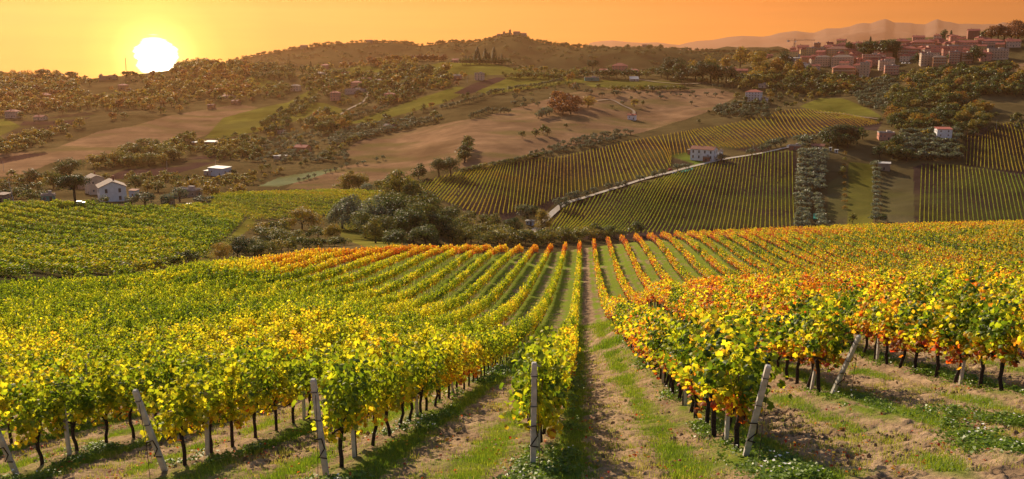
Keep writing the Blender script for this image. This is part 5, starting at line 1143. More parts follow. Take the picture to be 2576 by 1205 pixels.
glass = simple('dark_pane', (.03, .03, .035), .25, .3, 2, spec=.5); shut = simple('dark_shutter', (.035, .05, .045), .7, .3, 3); frame_m = simple('window_frame', (.55, .5, .45), .8)
def win_mesh():
    mb = MB(); mb.box((0, 0, 0), (1, .06, 1)); n0 = len(mb.f)
    for c, d in (((0, -.02, .53), (1.16, .12, .08)), ((0, -.03, -.54), (1.2, .18, .08)), ((-.54, -.02, 0), (.08, .12, 1)), ((.54, -.02, 0), (.08, .12, 1)), ((0, -.02, 0), (.05, .09, 1))): mb.box(c, d)
    me = mb.mesh('window', [glass, frame_m]); me.polygons.foreach_set('material_index', [0] * n0 + [1] * (len(mb.f) - n0)); return me
WIN = win_mesh()
dm_ = MB(); dm_.box((0, 0, 0), (1, .08, 1)); dm_.box((.33, -.06, -.05), (.06, .06, .06)); DOOR = dm_.mesh('door', shut)
def house(label, pos, rot, w, l, h, roof='gable', wall='white', rm='tile', rh=None, wx=3, wy=2, nf=2, cat='house', name='house', door=True, chim=1, balc=False, group=None, wsz=(.95, 1.25)):
    o = empty(name, pos, rot); tag(o, label, cat, group)
    rh = rh if rh is not None else w * .0 + l * .24
    mb = MB(); x, y = w / 2, l / 2; b = -3.5
    if roof == 'gable':
        mb.add([(-x, -y, b), (x, -y, b), (x, y, b), (-x, y, b), (-x, -y, h), (x, -y, h), (x, y, h), (-x, y, h), (-x, 0, h + rh), (x, 0, h + rh)],
               [(0, 1, 5, 4), (2, 3, 7, 6), (1, 2, 6, 9, 5), (3, 0, 4, 8, 7), (4, 5, 9, 8), (6, 7, 8, 9), (3, 2, 1, 0)])
    else: mb.box((0, 0, (h + b) / 2), (w, l, h - b))
    link('wall', mb.mesh('wall', WM[wall]), o)
    mb = MB(); e = .45; sl_ = rh / y; t_ = .22
    if roof == 'gable':
        for s_ in (-1, 1):
            z0 = h - sl_ * e + .03; z1 = h + rh + .03; Y = s_ * (y + e)
            mb.add([(-x - e, Y, z0), (x + e, Y, z0), (x + e, 0, z1), (-x - e, 0, z1), (-x - e, Y, z0 + t_), (x + e, Y, z0 + t_), (x + e, 0, z1 + t_), (-x - e, 0, z1 + t_)],
                   [(0, 1, 2, 3), (7, 6, 5, 4), (0, 4, 5, 1), (1, 5, 6, 2), (3, 7, 4, 0)])
    elif roof == 'hip':
        k = max(x - y, 0.0); X, Y = x + e + .15, y + e + .15
        mb.add([(-X, -Y, h + .02), (X, -Y, h + .02), (X, Y, h + .02), (-X, Y, h + .02), (-X, -Y, h + .25), (X, -Y, h + .25), (X, Y, h + .25), (-X, Y, h + .25), (-k - .1, 0, h + rh + .25), (k + .1, 0, h + rh + .25)],
               [(3, 2, 1, 0), (0, 1, 5, 4), (1, 2, 6, 5), (2, 3, 7, 6), (3, 0, 4, 7), (4, 5, 9, 8), (5, 6, 9), (6, 7, 8, 9), (7, 4, 8)])
    elif roof == 'shed':
        mb.add([(-x - e, -y - e, h + .03), (x + e, -y - e, h + .03), (x + e, y + e, h + rh), (-x - e, y + e, h + rh), (-x - e, -y - e, h + .25), (x + e, -y - e, h + .25), (x + e, y + e, h + rh + .22), (-x - e, y + e, h + rh + .22)],
               [(3, 2, 1, 0), (4, 5, 6, 7), (0, 1, 5, 4), (1, 2, 6, 5), (2, 3, 7, 6), (3, 0, 4, 7)])
    else:
        mb.box((0, 0, h + .16), (w + .5, l + .5, .3))
        for c, d in (((0, -y, h + .6), (w, .25, .6)), ((0, y, h + .6), (w, .25, .6)), ((-x, 0, h + .6), (.25, l - .25, .6)), ((x, 0, h + .6), (.25, l - .25, .6))): mb.box(c, d)
        mb.box((w * .15, 0, h + 1.2), (w * .25, l * .4, 1.8))
    rf = link('roof', mb.mesh('roof', RM[rm]), o)
    for c_ in range(chim):
        mb = MB(); cx = (-.22 + .5 * c_) * w; mb.box((cx, l * .12, h + rh + .3), (.7, .7, 2.2)); mb.box((cx, l * .12, h + rh + 1.5), (.95, .95, .22))
        link('chimney', mb.mesh('chimney', WM['brick']), rf)
    fh = h / nf
    for f in range(nf):
        zc = fh * (f + .55); hh = min(wsz[1], fh * .5)
        for i in range(wx):
            X = -x + w * (i + .5) / wx
            if f == 0 and door and i == wx // 2: link('door', DOOR, o, (X, -y - .03, 1.05), None, (1.1, 1, 2.1)); continue
            link('window', WIN, o, (X, -y - .03, zc), None, (wsz[0], 1, hh))
        for s_ in (-1, 1):
            for i in range(wy):
                Y = -y + l * (i + .5) / wy
                link('window', WIN, o, (s_ * (x + .03), Y, zc), (0, 0, s_ * math.pi / 2), (wsz[0], 1, hh))
        if balc and f > 0:
            mb = MB(); z0 = fh * f
            mb.box((0, -y - .75, z0 + .1), (w * .9, 1.4, .2)); mb.box((0, -y - 1.42, z0 + .65), (w * .9, .08, .9)); mb.box((-w * .45 + .04, -y - .78, z0 + .65), (.08, 1.2, .9)); mb.box((w * .45 - .04, -y - .78, z0 + .65), (.08, 1.2, .9))
            link('balcony', mb.mesh('balcony', WM['cream' if wall != 'white' else 'white']), o)
    return o
def B(tile, X, Y, wz, hz, label, rot=-.35, ratio=.7, dmin=300.0, **kw):
    """a building whose base centre, overall width and height were read off an enlargement"""
    u, v = Z(*tile, X, Y); x, y, z = at(u, v, dmin); px = y / F / 2.678 * .67083
    w = wz * px / (abs(math.cos(rot)) + ratio * abs(math.sin(rot))); h = hz * px
    rfk = kw.get('roof', 'gable'); l = w * ratio
    rh = kw.pop('rh', None)
    if rh is None: rh = l * .22 if rfk in ('gable', 'hip') else (h * .12 if rfk == 'shed' else 0.0)
    hw = max(2.2, h - rh)
    if 'nf' not in kw: kw['nf'] = max(1, round(hw / 3.2))
    if 'wx' not in kw: kw['wx'] = int(np.clip(round(w / 3.6), 1, 9))
    if 'wy' not in kw: kw['wy'] = int(np.clip(round(l / 4), 1, 4))
    return house(label, (x, y, z), rot + math.atan2(-x, y) * 0.0, w, l, hw, rh=rh, **kw)
T10, T11, T12, T13, T00, T01, T02, T03 = (1, 0), (1, 1), (1, 2), (1, 3), (0, 0), (0, 1), (0, 2), (0, 3)
# the farm on the left
B(T10, 1130, 812, 345, 210, 'white farmhouse with a blank gable wall and weathered tile roof', rot=-1.05, ratio=.95, wall='white', rm='old', nf=2, wx=2, wy=2, rh=2.3, wsz=(.9, 1.7))
B(T10, 960, 740, 240, 195, 'older plastered house with a darker tiled roof behind the white farmhouse', rot=-.9, ratio=.75, wall='cream', rm='old', nf=2, wx=2, wy=2, chim=1)
B(T10, 780, 690, 160, 110, 'low stone wing with old tiles behind the umbrella pine', rot=-.2, wall='stone', rm='old', wx=2)
B(T10, 1350, 772, 90, 75, 'small lean to shed with sloping roof joined to the white farmhouse side', rot=-.2, roof='shed', wall='blue', rm='tile', wx=1, chim=0, cat='shed', name='shed')
B(T10, 490, 815, 130, 58, 'long green metal shed left of the umbrella pine', rot=.25, roof='flat', wall='green', rm='flat', wx=2, chim=0, cat='shed', name='shed', ratio=.5)
B(T10, 45, 830, 130, 95, 'grey stone hut at the left frame edge beside the hedge', roof='shed', wall='stone', rm='old', wx=1, chim=0, cat='shed', name='shed', dmin=290)
B(T10, 1690, 880, 130, 85, 'small stone hut among the silvery olives', roof='flat', wall='stone', rm='flat', wx=1, wy=1, chim=0, cat='shed', name='shed', dmin=290)
B(T10, 1900, 775, 270, 75, 'ruined long wall house behind the olives', roof='flat', wall='stone', rm='flat', wx=3, ratio=.35, chim=0)
B(T10, 2210, 555, 235, 85, 'pale blue barn with a white stepped roof', rot=-.5, roof='shed', wall='blue', rm='tin', wx=2, nf=1, chim=0, cat='barn', name='barn', ratio=.55)
B(T10, 2110, 580 - 30, 120, 45, 'low annex with white roof in front of the blue barn', rot=-.5, roof='shed', wall='grey', rm='tin', wx=1, nf=1, chim=0, cat='barn', name='barn')
B(T10, 2140, 262, 175, 50, 'brown barn with a pale roof above the ploughed field', rot=-.2, roof='shed', wall='brick', rm='tin', wx=3, nf=1, chim=0, cat='barn', name='barn')
B(T10, 1960, 248, 60, 28, 'little open shed next to the brown barn', roof='shed', wall='brick', rm='tin', wx=1, nf=1, chim=0, cat='shed', name='shed')
# the hillside farmhouse
B(T12, 1925, 395, 270, 130, 'long white farmhouse with brown tile roof on the hillside lawn', rot=-.55, ratio=.5, wall='white', rm='tile', nf=2, wx=4, wy=2, rh=2.2, wsz=(1.1, 2.2), chim=2)
B(T12, 2090, 352, 60, 35, 'low white annex at the right end of the hillside farmhouse', roof='flat', wall='white', rm='flat', wx=1, nf=1, chim=0)
B(T12, 1955, 415, 80, 42, 'small brick outbuilding below the hillside farmhouse', rot=-.55, roof='flat', wall='brick', rm='flat', wx=1, nf=1, chim=0, cat='shed', name='shed')
B(T12, 1790, 345, 60, 48, 'small brick shed at the left end of the hillside farmhouse', roof='shed', wall='brick', rm='old', wx=1, nf=1, chim=0, cat='shed', name='shed')
B(T12, 180, 1050, 85, 45, 'pale blue hut in the yard at the valley bottom', roof='hip', wall='blue', rm='tin', wx=2, nf=1, chim=0, cat='shed', name='shed')
B(T02, 1205, 1200, 95, 55, 'small white house with red roof by the curving dirt path', roof='gable', wall='white', rm='red')
B(T02, 2425, 1022, 175, 118, 'white three storey apartment house with balconies on the olive slope', rot=-.5, roof='hip', wall='white', rm='red', balc=True)
B(T02, 2520, 1030, 110, 40, 'low white annex beside the apartment house on the olive slope', roof='flat', wall='white', rm='flat', wx=3, nf=1, chim=0)
B(T02, 2520, 880, 100, 32, 'long low white building above the apartment house', roof='flat', wall='cream', rm='flat', wx=3, nf=1, chim=0)
B(T13, 1750, 212, 155, 135, 'tall narrow white house in the olive grove', rot=-.15, roof='shed', wall='white', rm='red', wx=2, wy=2, nf=3, chim=0)
B(T13, 1180, 195, 165, 68, 'roofless pinkish house with broken wall tops', rot=-.2, roof='flat', wall='pink', rm='flat', wx=4, nf=1, chim=0)
B(T13, 1165, 500, 130, 72, 'hut with a white sagging roof between the grass strips', rot=-.4, roof='shed', wall='stone', rm='tin', wx=1, nf=1, chim=0, cat='shed', name='shed')
B(T13, 500, 285, 140, 40, 'low pale cottage hidden behind the planted olive columns', roof='gable', wall='cream', rm='tile', wx=3, nf=1)
B(T13, 270, 300, 130, 40, 'curved brick retaining terrace at the end of the pale road', roof='flat', wall='brick', rm='flat', wx=1, nf=1, chim=0, door=False, cat='terrace', name='terrace')
B(T13, 625, 305, 26, 22, 'tiny white hut left of the dark clump', roof='shed', wall='white', rm='tin', wx=1, wy=1, nf=1, chim=0, cat='shed', name='shed')
B(T13, 685, 328, 36, 22, 'tiny white hut below the dark clump', roof='shed', wall='white', rm='tin', wx=1, wy=1, nf=1, chim=0, cat='shed', name='shed')
B(T11, 470, 318, 165, 68, 'red roofed cottage in the olive grove', rot=-.4, roof='gable', wall='orange', rm='red', wx=3)
B(T11, 260, 135, 80, 24, 'flat roofed shed under the dark trees left of the groves', roof='flat', wall='grey', rm='tin', wx=2, nf=1, chim=0, cat='shed', name='shed')
B(T11, 245, 385, 130, 28, 'long pale greenhouse roof in the lower grove', roof='shed', wall='grey', rm='tin', wx=2, nf=1, chim=0, cat='shed', name='shed')
B(T11, 1350, 90, 130, 50, 'brownish house half hidden at the end of the slanting grove', roof='gable', wall='brick', rm='old', wx=3)
# far slope houses
for X, Y, w_, h_, roof, wall, rm, lab in ((705, 712, 105, 66, 'hip', 'pink', 'red', 'pink villa with a red hipped roof beside the lone cypress'), (645, 790, 120, 66, 'hip', 'cream', 'old', 'square cream house under the pink villa'),
        (905, 772, 90, 50, 'gable', 'pink', 'red', 'pale pink house with two red gables'), (1113, 845, 112, 62, 'gable', 'cream', 'red', 'white house with red roof, upper of the close pair'), (1015, 898, 115, 82, 'hip', 'pink', 'red', 'pink house with red roof, lower of the close pair'),
        (400, 912, 100, 62, 'hip', 'cream', 'old', 'cream house with brown hipped roof beside the golden shrub'), (800, 1005, 100, 85, 'hip', 'pink', 'red', 'dusky pink house by the dirt path of the wooded gardens'), (1345, 1015, 112, 82, 'hip', 'pink', 'red', 'pink cottage with a red hip roof below the far wood'),
        (2245, 802, 98, 62, 'flat', 'cream', 'flat', 'boxy pale house with pilasters above the ploughed plot'), (2022, 795, 85, 45, 'gable', 'pink', 'old', 'plain grey pink house left of the boxy pale house'), (1240, 852, 88, 56, 'hip', 'grey', 'old', 'grey house in the trees right of the close pair'),
        (1000, 935, 200, 34, 'flat', 'grey', 'flat', 'long low terrace building under the close pair'), (1135, 918, 60, 24, 'shed', 'grey', 'tin', 'little pale garage below the close pair'), (2010, 570, 90, 36, 'gable', 'pink', 'red', 'red roofed house behind the wooded knoll')):
    B(T01, X, Y, w_, h_, lab, rot=rng.uniform(-.6, -.1), roof=roof, wall=wall, rm=rm, dmin=600)
for X, Y, w_, h_, roof, wall, rm, lab in ((135, 1180, 130, 78, 'hip', 'grey', 'red', 'grey house with a red pyramid roof at the left edge woods'), (410, 1203, 115, 46, 'gable', 'cream', 'red', 'cream cottage right of the red pyramid roof'), (460, 985, 120, 46, 'hip', 'cream', 'red', 'white trimmed house under the left skyline trees'),
        (1240, 895, 95, 50, 'hip', 'orange', 'red', 'orange house on the hazy slope left of the low sun'), (1915, 770, 70, 40, 'gable', 'orange', 'tile', 'house fading in the glare right of the low sun'), (2125, 1090, 70, 44, 'gable', 'orange', 'tile', 'house in the trees above the stubble hill crest'),
        (2370, 1045, 90, 40, 'gable', 'orange', 'tile', 'low tiled farm building above the stubble hill'), (2300, 985, 140, 36, 'gable', 'stone', 'tile', 'long stone farm building under the yellow trees'), (1290, 1075 - 160, 60, 14, 'flat', 'cream', 'tin', 'pale flat greenhouse below the orange house')):
    B(T00, X, Y, w_, h_, lab, rot=rng.uniform(-.6, -.1), roof=roof, wall=wall, rm=rm, dmin=600)
B(T00, 1090, 798, 170, 30, 'low castle wall of stone on the left skyline', rot=0, roof='flat', wall='stone', rm='flat', chim=0, nf=1, wx=4, ratio=.3, dmin=1200, cat='castle', name='castle_wall')
B(T00, 1017, 800, 24, 46, 'square stone tower at the end of the castle wall', rot=0, roof='flat', wall='stone', rm='flat', chim=0, wx=1, wy=1, ratio=1, dmin=1200, cat='tower', name='castle_tower')
B(T02, 1082, 722, 165, 96, 'big square four storey house with low hipped red roof', rot=-.12, ratio=.8, roof='hip', wall='pink', rm='red', wx=5, dmin=900)
B(T02, 925, 735, 100, 42, 'small orange house with red roof left of the big square house', roof='gable', wall='orange', rm='red', dmin=900)
B(T02, 1222, 715, 110, 42, 'red roofed house right of the big square house', roof='hip', wall='pink', rm='red', dmin=900)
B(T02, 800, 808, 140, 27, 'low green sports building at the edge of the field', rot=0, roof='flat', wall='green', rm='flat', chim=0, nf=1, ratio=.4, dmin=900)
B(T02, 1225, 812, 85, 40, 'pale grandstand with sloping roof by the sports field', rot=0, roof='shed', wall='grey', rm='tin', chim=0, nf=1, rh=3.5, dmin=900, cat='grandstand', name='grandstand')
for X, Y, w_, h_, wall, lab in ((1840, 700, 150, 44, 'pink', 'red roofed terrace houses among the golden trees'), (2180, 725, 150, 48, 'pink', 'wide red tiled house in front of the golden trees'), (2310, 735, 130, 42, 'orange', 'red tiled house right of the wide tiled house'), (2520, 560, 110, 44, 'orange', 'house with a bright red gable roof at the town approach')):
    B(T02, X, Y, w_, h_, lab, roof='gable', wall=wall, rm='red', dmin=900)
# the town on its hill
TOWN = [(255, 548, 80, 72, 'hip', 'pink', 'red', 'unfinished looking house at the foot of the crane', 0), (345, 545, 125, 88, 'gable', 'pink', 'red', 'stepped pink house right of the crane', 0), (430, 560, 110, 75, 'flat', 'yellow', 'flat', 'yellow arcaded block at the left end of town', 0),
        (525, 560, 110, 70, 'flat', 'yellow', 'flat', 'yellow block joined to the arcaded block', 0), (490, 500, 70, 62, 'flat', 'orange', 'flat', 'orange tower like house above the yellow blocks', 0), (695, 556, 230, 84, 'hip', 'yellow', 'tile', 'long yellow apartment block with tiled roof', 1),
        (630, 505, 150, 52, 'gable', 'pink', 'red', 'row of pink houses behind the long yellow block', 0), (800, 480, 130, 50, 'gable', 'brick', 'red', 'red roofed house left of centre on the town ridge', 0), (910, 480, 140, 58, 'hip', 'orange', 'red', 'orange house with dark windows on the town ridge', 0),
        (545, 662, 160, 100, 'hip', 'cream', 'old', 'pale mansard block, left of the twin blocks', 1), (745, 662, 230, 106, 'hip', 'cream', 'old', 'pale mansard block, right of the twin blocks', 1), (760, 745, 235, 84, 'hip', 'orange', 'red', 'brick red villa with balconies below the twin blocks', 1),
        (1035, 645, 190, 90, 'flat', 'pink', 'flat', 'grey pink slab block behind the tall pale block', 1), (965, 765, 110, 130, 'flat', 'cream', 'flat', 'tall pale apartment block stepping down the slope', 1), (1160, 700, 110, 85, 'flat', 'cream', 'flat', 'pale block with rounded corner beside the tall pale block', 1), (1235, 745, 150, 80, 'flat', 'pink', 'flat', 'pinkish block with stacked balconies below the round cornered block', 1),
        (1110, 462, 110, 45, 'gable', 'orange', 'red', 'orange house with a single long roof on the ridge', 0), (1350, 472, 160, 70, 'hip', 'orange', 'red', 'long orange apartment row, left half', 1), (1550, 480, 240, 76, 'hip', 'orange', 'red', 'long orange apartment row, right half', 1), (1510, 405, 130, 46, 'gable', 'pink', 'red', 'dormered house over the apartment row', 0),
        (1700, 415, 85, 66, 'hip', 'cream', 'red', 'square house with red roof over the apartment row', 0), (1848, 398, 105, 48, 'hip', 'pink', 'red', 'round roofed villa beside the thin cypress', 0), (2057, 388, 125, 92, 'gable', 'brick', 'red', 'plain tall brick house without windows on the summit', 0), (1400, 566, 210, 94, 'hip', 'orange', 'red', 'ochre block with red roof in the middle of town', 1),
        (1585, 655, 130, 112, 'flat', 'cream', 'flat', 'pale terraced block stepping down at its left end', 1), (1715, 662, 145, 100, 'hip', 'orange', 'old', 'dusky block joined to the pale terraced block', 1), (1865, 640, 120, 112, 'flat', 'pink', 'flat', 'dark terraced block with striped balconies, left half', 1), (1985, 635, 120, 98, 'flat', 'orange', 'flat', 'dark terraced block with striped balconies, right half', 1), (1790, 515, 400, 48, 'flat', 'pink', 'flat', 'long flat shopping row behind the terraced blocks', 0),
        (2000, 480, 190, 72, 'gable', 'pink', 'red', 'pink house row below the summit house', 0), (2250, 475, 210, 80, 'hip', 'grey', 'red', 'greyish villa with wide eaves at the right of town', 1), (2450, 470, 150, 72, 'gable', 'cream', 'red', 'house with white terrace at the far right of town', 0), (2300, 592, 200, 95, 'flat', 'cream', 'flat', 'pale terraced villa with long balconies at the right end of town', 1),
        (2140, 500, 110, 50, 'gable', 'yellow', 'red', 'yellow house with red roof left of the greyish villa', 0), (2150, 570, 90, 60, 'gable', 'cream', 'tile', 'small gabled house left of the pale terraced villa', 0), (1440, 590, 90, 20, 'flat', 'cream', 'flat', 'long pale retaining wall in the middle of town', 0), (330, 620, 230, 40, 'shed', 'grey', 'tin', 'long pale roofed warehouse below the crane', 0),
        (230, 575, 170, 26, 'flat', 'white', 'flat', 'bright white wall at the left foot of the town', 0), (350, 668, 150, 26, 'flat', 'white', 'flat', 'low white building below the warehouse', 0), (480, 700, 90, 50, 'gable', 'cream', 'red', 'small cream house in the trees below the twin blocks', 0), (1750, 455, 150, 40, 'gable', 'orange', 'red', 'red roofed row right of the apartment row', 0), (20, 570, 60, 40, 'gable', 'orange', 'red', 'first red roofed house at the left of town', 0)]
for i, (X, Y, w_, h_, roof, wall, rm, lab, bal) in enumerate(TOWN):
    kw = dict(wx=1, wy=1, nf=1, door=False) if 'without windows' in lab or 'wall' in lab.split()[-6:] else {}
    B(T03, X, Y, w_, h_, lab, rot=-.42 + .25 * ((i * 37) % 10) / 10, ratio=.55 if w_ > 150 else .75, roof=roof, wall=wall, rm=rm, balc=bool(bal), cat='building', name='town_house' if not bal else 'apartment_block', chim=1 if roof != 'flat' else 0, dmin=880, **kw)
r = np.random.default_rng(810); OLD = [Z(0, 3, *q) for q in ((180, 560), (560, 490), (760, 440), (1200, 440), (1700, 440), (2100, 420), (2450, 440), (2400, 600), (2000, 650), (1500, 640), (1300, 720), (900, 740), (500, 680))]
for i, (u, v) in enumerate(fill(OLD, 78, 9, r)):
    x, y, z = at(u, v, 880); sc = r.uniform(.8, 1.25)
    house('small tiled house packed between the larger town buildings', (x, y, z), r.uniform(-.7, .3), 11 * sc, 8 * sc, r.uniform(6, 9.5), roof=('gable', 'hip')[i % 2], wall=('pink', 'orange', 'pink', 'yellow', 'cream')[i % 5], rm='red', wx=3, wy=2, nf=2, rh=2.2, group='small houses filling the town', name='small_town_house')
# the hilltop village on the far ridge
for q, (u, v, w_, h_, lab) in enumerate(((1255, 95, 8, 6, 'tiny house left of the hilltop village towers'), (1268, 90, 4, 10, 'slim tower at the left of the hilltop village'), (1283, 89, 4, 12, 'tallest tower of the hilltop village'), (1300, 88, 16, 6, 'long house on the hilltop village skyline'), (1318, 92, 12, 6, 'house at the right end of the hilltop village'),
        (765, 122, 18, 6, 'flat block on the far ridge skyline, left'), (930, 107, 14, 5, 'flat block on the far ridge skyline beside a treeline'), (1622, 120, 12, 8, 'box like house on the far ridge right of the summit'))):
    x, y = float(ray(u, v)[0]) * 2490, 2490.0; s_ = 2490 / F
    house(lab, (x, y, float(np.interp(u, HU, HTOP)) - 1.0), -.2, w_ * s_, 8, h_ * s_, roof='gable' if w_ > 5 else 'flat', wall='stone', rm='tile', rh=2.0, wx=2, wy=1, nf=1, chim=0)
# ------------------------------------------------------------------ crane, mast, poles, vehicles
def crane():
    x, y, z = at(*Z(0, 3, 260, 545), 900); px = y / F / 2.678 * .67083; h = 148 * px
    steel = simple('crane_steel', (.16, .08, .05), .6, .2, 2); o = empty('tower_crane', (x, y, z)); tag(o, 'tower crane with a long jib above the left end of town', 'crane')
    mb = MB(); s_ = .8
    for sx, sy in ((-s_, -s_), (s_, -s_), (s_, s_), (-s_, s_)): mb.tube([(sx, sy, -1), (sx, sy, h)], .2, 4)
    n = int(h / 2.5)
    for k in range(n):
        z0, z1 = k * h / n, (k + 1) * h / n
        mb.tube([(-s_, -s_, z0), (s_, -s_, z1)], .14, 4); mb.tube([(s_, s_, z0), (-s_, s_, z1)], .14, 4); mb.tube([(-s_, s_, z0), (-s_, -s_, z1)], .14, 4)
    link('mast', mb.mesh('mast', steel), o)
    L, Cb = 200 * px, 72 * px; zj = h * .88; mb = MB()
    mb.tube([(0, -.5, zj), (L, -.5, zj + .8)], .16, 4); mb.tube([(0, .5, zj), (L, .5, zj + .8)], .16, 4); mb.tube([(0, 0, zj + 1.4), (L, 0, zj + 1.6)], .16, 4)
    for k in range(26): mb.tube([(L * k / 26, -.5, zj), (L * (k + .5) / 26, 0, zj + 1.4), (L * (k + 1) / 26, .5, zj)], .12, 4)
    link('jib', mb.mesh('jib', steel), o)
    mb = MB(); mb.tube([(0, -.4, zj), (-Cb, -.4, zj)], .25, 4); mb.tube([(0, .4, zj), (-Cb, .4, zj)], .25, 4); link('counter_jib', mb.mesh('counter_jib', steel), o)
    mb = MB(); mb.box((-Cb + 1.5, 0, zj - .6), (3.2, 1.8, 2.6)); link('counterweight', mb.mesh('counterweight', WM['grey']), o)
    mb = MB(); mb.box((1.4, 0, zj - 1.3), (1.8, 1.5, 2.0)); link('cab', mb.mesh('cab', WM['white']), o)
    mb = MB(); mb.tube([(0, 0, h + 1), (L * .7, 0, zj + 1.6)], .08, 4); mb.tube([(0, 0, h + 1), (-Cb + 1, 0, zj)], .08, 4); mb.tube([(L * .96, 0, zj), (L * .96, 0, zj - 9)], .1, 4); link('cable', mb.mesh('cable', steel), o)
crane()
def mast():
    x, y, z = at(*Z(0, 0, 1275, 790), 1200); px = y / F / 2.678 * .67083; h = 200 * px; o = empty('lattice_mast', (x, y, z)); tag(o, 'thin lattice radio mast on the skyline just left of the low sun', 'mast')
    mb = MB(); st = simple('mast_steel', (.3, .2, .12), .6)
    for k in range(3):
        a = k * 2.09; mb.tube([(math.cos(a) * 1.6, math.sin(a) * 1.6, -1), (math.cos(a) * .3, math.sin(a) * .3, h)], .16, 4)
    for k in range(14):
        a, b = k * 2.09, (k + 1) * 2.09; z0, z1 = h * k / 14, h * (k + 1) / 14; r0, r1 = 1.6 - 1.3 * k / 14, 1.6 - 1.3 * (k + 1) / 14
        mb.tube([(math.cos(a) * r0, math.sin(a) * r0, z0), (math.cos(b) * r1, math.sin(b) * r1, z1)], .09, 4)
    link('lattice', mb.mesh('lattice', st), o); mb = MB(); mb.tube([(0, 0, h * .97), (0, 0, h + 5)], .12, 4); link('antenna', mb.mesh('antenna', st), o)
mast()
def pole(u, v, hpx, lab, dmin=290, lean=0.0):
    x, y, z = at(u, v, dmin); h = hpx * y / F; o = empty('utility_pole', (x, y, z)); tag(o, lab, 'pole'); o.rotation_euler = (0, lean, 0)
    mb = MB(); mb.tube([(0, 0, -.5), (0, 0, h)], [.16, .10], 6); link('shaft', mb.mesh('shaft', MAT['post']), o)
    mb = MB(); mb.box((0, 0, h - .5), (1.3, .1, .12)); link('crossarm', mb.mesh('crossarm', MAT['wood']), o)
pole(*Z(1, 0, 140, 835), 64, 'grey leaning utility pole in front of the farm hedge', lean=-.12); pole(*Z(1, 0, 40, 515), 26, 'thin utility pole at the left edge below the stubble'); pole(*Z(1, 0, 1680, 500), 22, 'utility pole in the ploughed field left of the blue barn')
pole(*Z(1, 0, 2165, 470), 20, 'utility pole at the right end of the ploughed field'); pole(*Z(1, 3, 2290, 95), 24, 'utility pole at the top of the upper slope vineyard'); pole(*Z(1, 2, 2420, 310), 18, 'utility pole beside the road above the hillside farmhouse'); pole(*Z(0, 1, 2122, 830), 16, 'utility pole left of the boxy pale house')
def vehicle(u, v, L, col, lab, rz, dmin=300, name='parked_car', hk_=1.0, cat='car'):
    x, y, z = at(u, v, dmin); o = empty(name, (x, y, z + .05), rz); tag(o, lab, cat)
    w = L * .4; mb = MB(); mb.box((0, 0, .62 * hk_), (L, w, .55 * hk_), taper=.96); mb.box((-L * .05, 0, 1.12 * hk_), (L * .55, w * .9, .5 * hk_), taper=.82); link('body', mb.mesh('body', col), o)
    mb = MB(); mb.box((-L * .05, 0, 1.12 * hk_), (L * .5, w * .915, .3 * hk_), taper=.88); link('windows', mb.mesh('windows', glass), o)
    for sx in (-.32, .32):
        for sy in (-1, 1):
            mb = MB(); mb.tube([(sx * L, sy * w * .5 - .1, .32), (sx * L, sy * w * .5 + .1, .32)], .32, 10); link('wheel', mb.mesh('wheel', shut), o)
paint = {k: simple(k + '_paint', c, .35, .08, 3, spec=.5) for k, c in (('white', (.8, .8, .8)), ('silver', (.5, .5, .52)), ('blue', (.08, .14, .3)), ('red', (.4, .05, .04)))}
for X, c, l in ((1355, 'white', 'white car, left of the three parked by the town wall'), (1385, 'white', 'white car, middle of the three parked by the town wall'), (1425, 'silver', 'silver car, right of the three parked by the town wall')): vehicle(*Z(0, 3, X, 640), 4.6, paint[c], l, .3, 900)
vehicle(*Z(0, 3, 1095, 780), 4.4, paint['blue'], 'blue car by the lane below the pinkish block', .2, 800)
vehicle(*Z(1, 3, 215, 272), 4.6, paint['white'], 'white van at the end of the pale road', .2, name='parked_van', hk_=1.3, cat='van')
vehicle(*Z(1, 2, 1590, 510), 3.8, paint['red'], 'small red tractor with white cab beside the pale road', .4, name='tractor', hk_=1.4, cat='tractor')
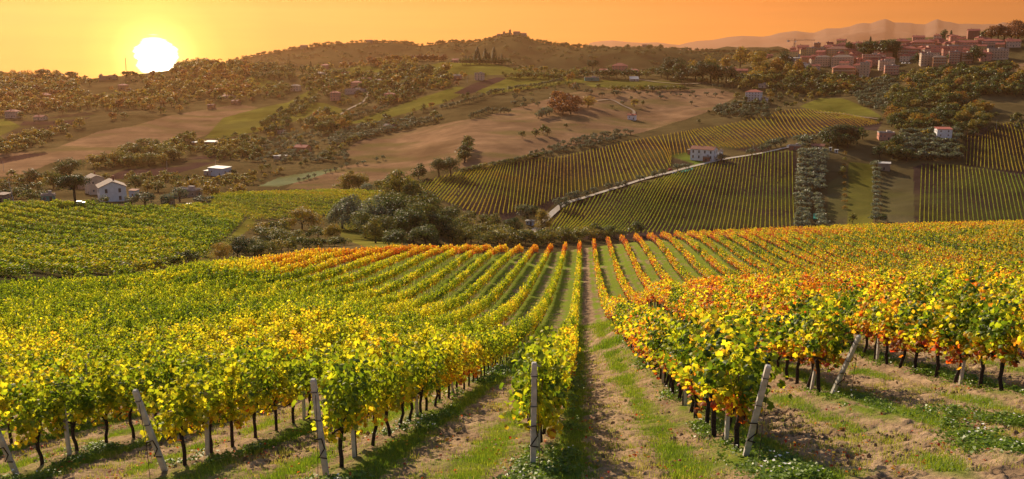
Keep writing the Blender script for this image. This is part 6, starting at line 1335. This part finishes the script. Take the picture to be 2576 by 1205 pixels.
vehicle(*Z(1, 2, 1630, 540), 4.0, paint['blue'], 'dark car parked below the tractor on the pale road', .4)
vehicle(*Z(1, 2, 80, 1145), 4.4, paint['silver'], 'silver car in the yard at the valley bottom', .8)
vehicle(*Z(1, 0, 800, 850), 4.6, paint['white'], 'white car under the umbrella pine', .1, 290); vehicle(*Z(1, 0, 1905, 870), 4.2, paint['silver'], 'pale car half hidden beside the round olive shrub', .3, 290)
def net(q0, q1, q2, q3, lab):
    pts = [at(*Z(*q), 400) for q in (q0, q1, q2, q3)]; n = 9; V_, Q = [], []
    for i in range(n):
        for j in range(n):
            a, b = i / (n - 1), j / (n - 1); p = [(pts[0][k] * (1 - a) + pts[1][k] * a) * (1 - b) + (pts[3][k] * (1 - a) + pts[2][k] * a) * b for k in range(2)]
            V_.append((p[0], p[1], float(ground(p[0], p[1])) + .35 + .25 * random.random()))
    for i in range(n - 1):
        for j in range(n - 1): Q.append((i * n + j, i * n + j + 1, (i + 1) * n + j + 1, (i + 1) * n + j))
    tag(link('harvest_net', mesh_np('harvest_net', V_, quads=Q, mats=[simple('green_net', (.02, .30, .20), .8)])), lab, 'net')
net((1, 2, 1690, 520), (1, 2, 1810, 488), (1, 2, 1822, 505), (1, 2, 1705, 535), 'turquoise harvest net spread beside the pale road'); net((1, 3, 455, 950), (1, 3, 490, 945), (1, 3, 500, 1000), (1, 3, 450, 1005), 'turquoise harvest net under the planted olive columns')
# ------------------------------------------------------------------ haze
def haze():
    m = bpy.data.materials.new('haze_air'); m.use_nodes = True; t = m.node_tree; t.nodes.clear()
    o = N(t, 'ShaderNodeOutputMaterial'); v = N(t, 'ShaderNodeVolumePrincipled')
    v.inputs['Color'].default_value = (1.0, 0.50, 0.22, 1); v.inputs['Density'].default_value = 0.00004; v.inputs['Anisotropy'].default_value = 0.6
    t.links.new(v.outputs[0], o.inputs['Volume'])
    mb = MB(); mb.box((0, 6150, 140), (20000, 12800, 960))
    return tag(link('haze', mb.mesh('haze', m)), 'thin warm evening haze over the hills', 'haze', kind='stuff')
haze()
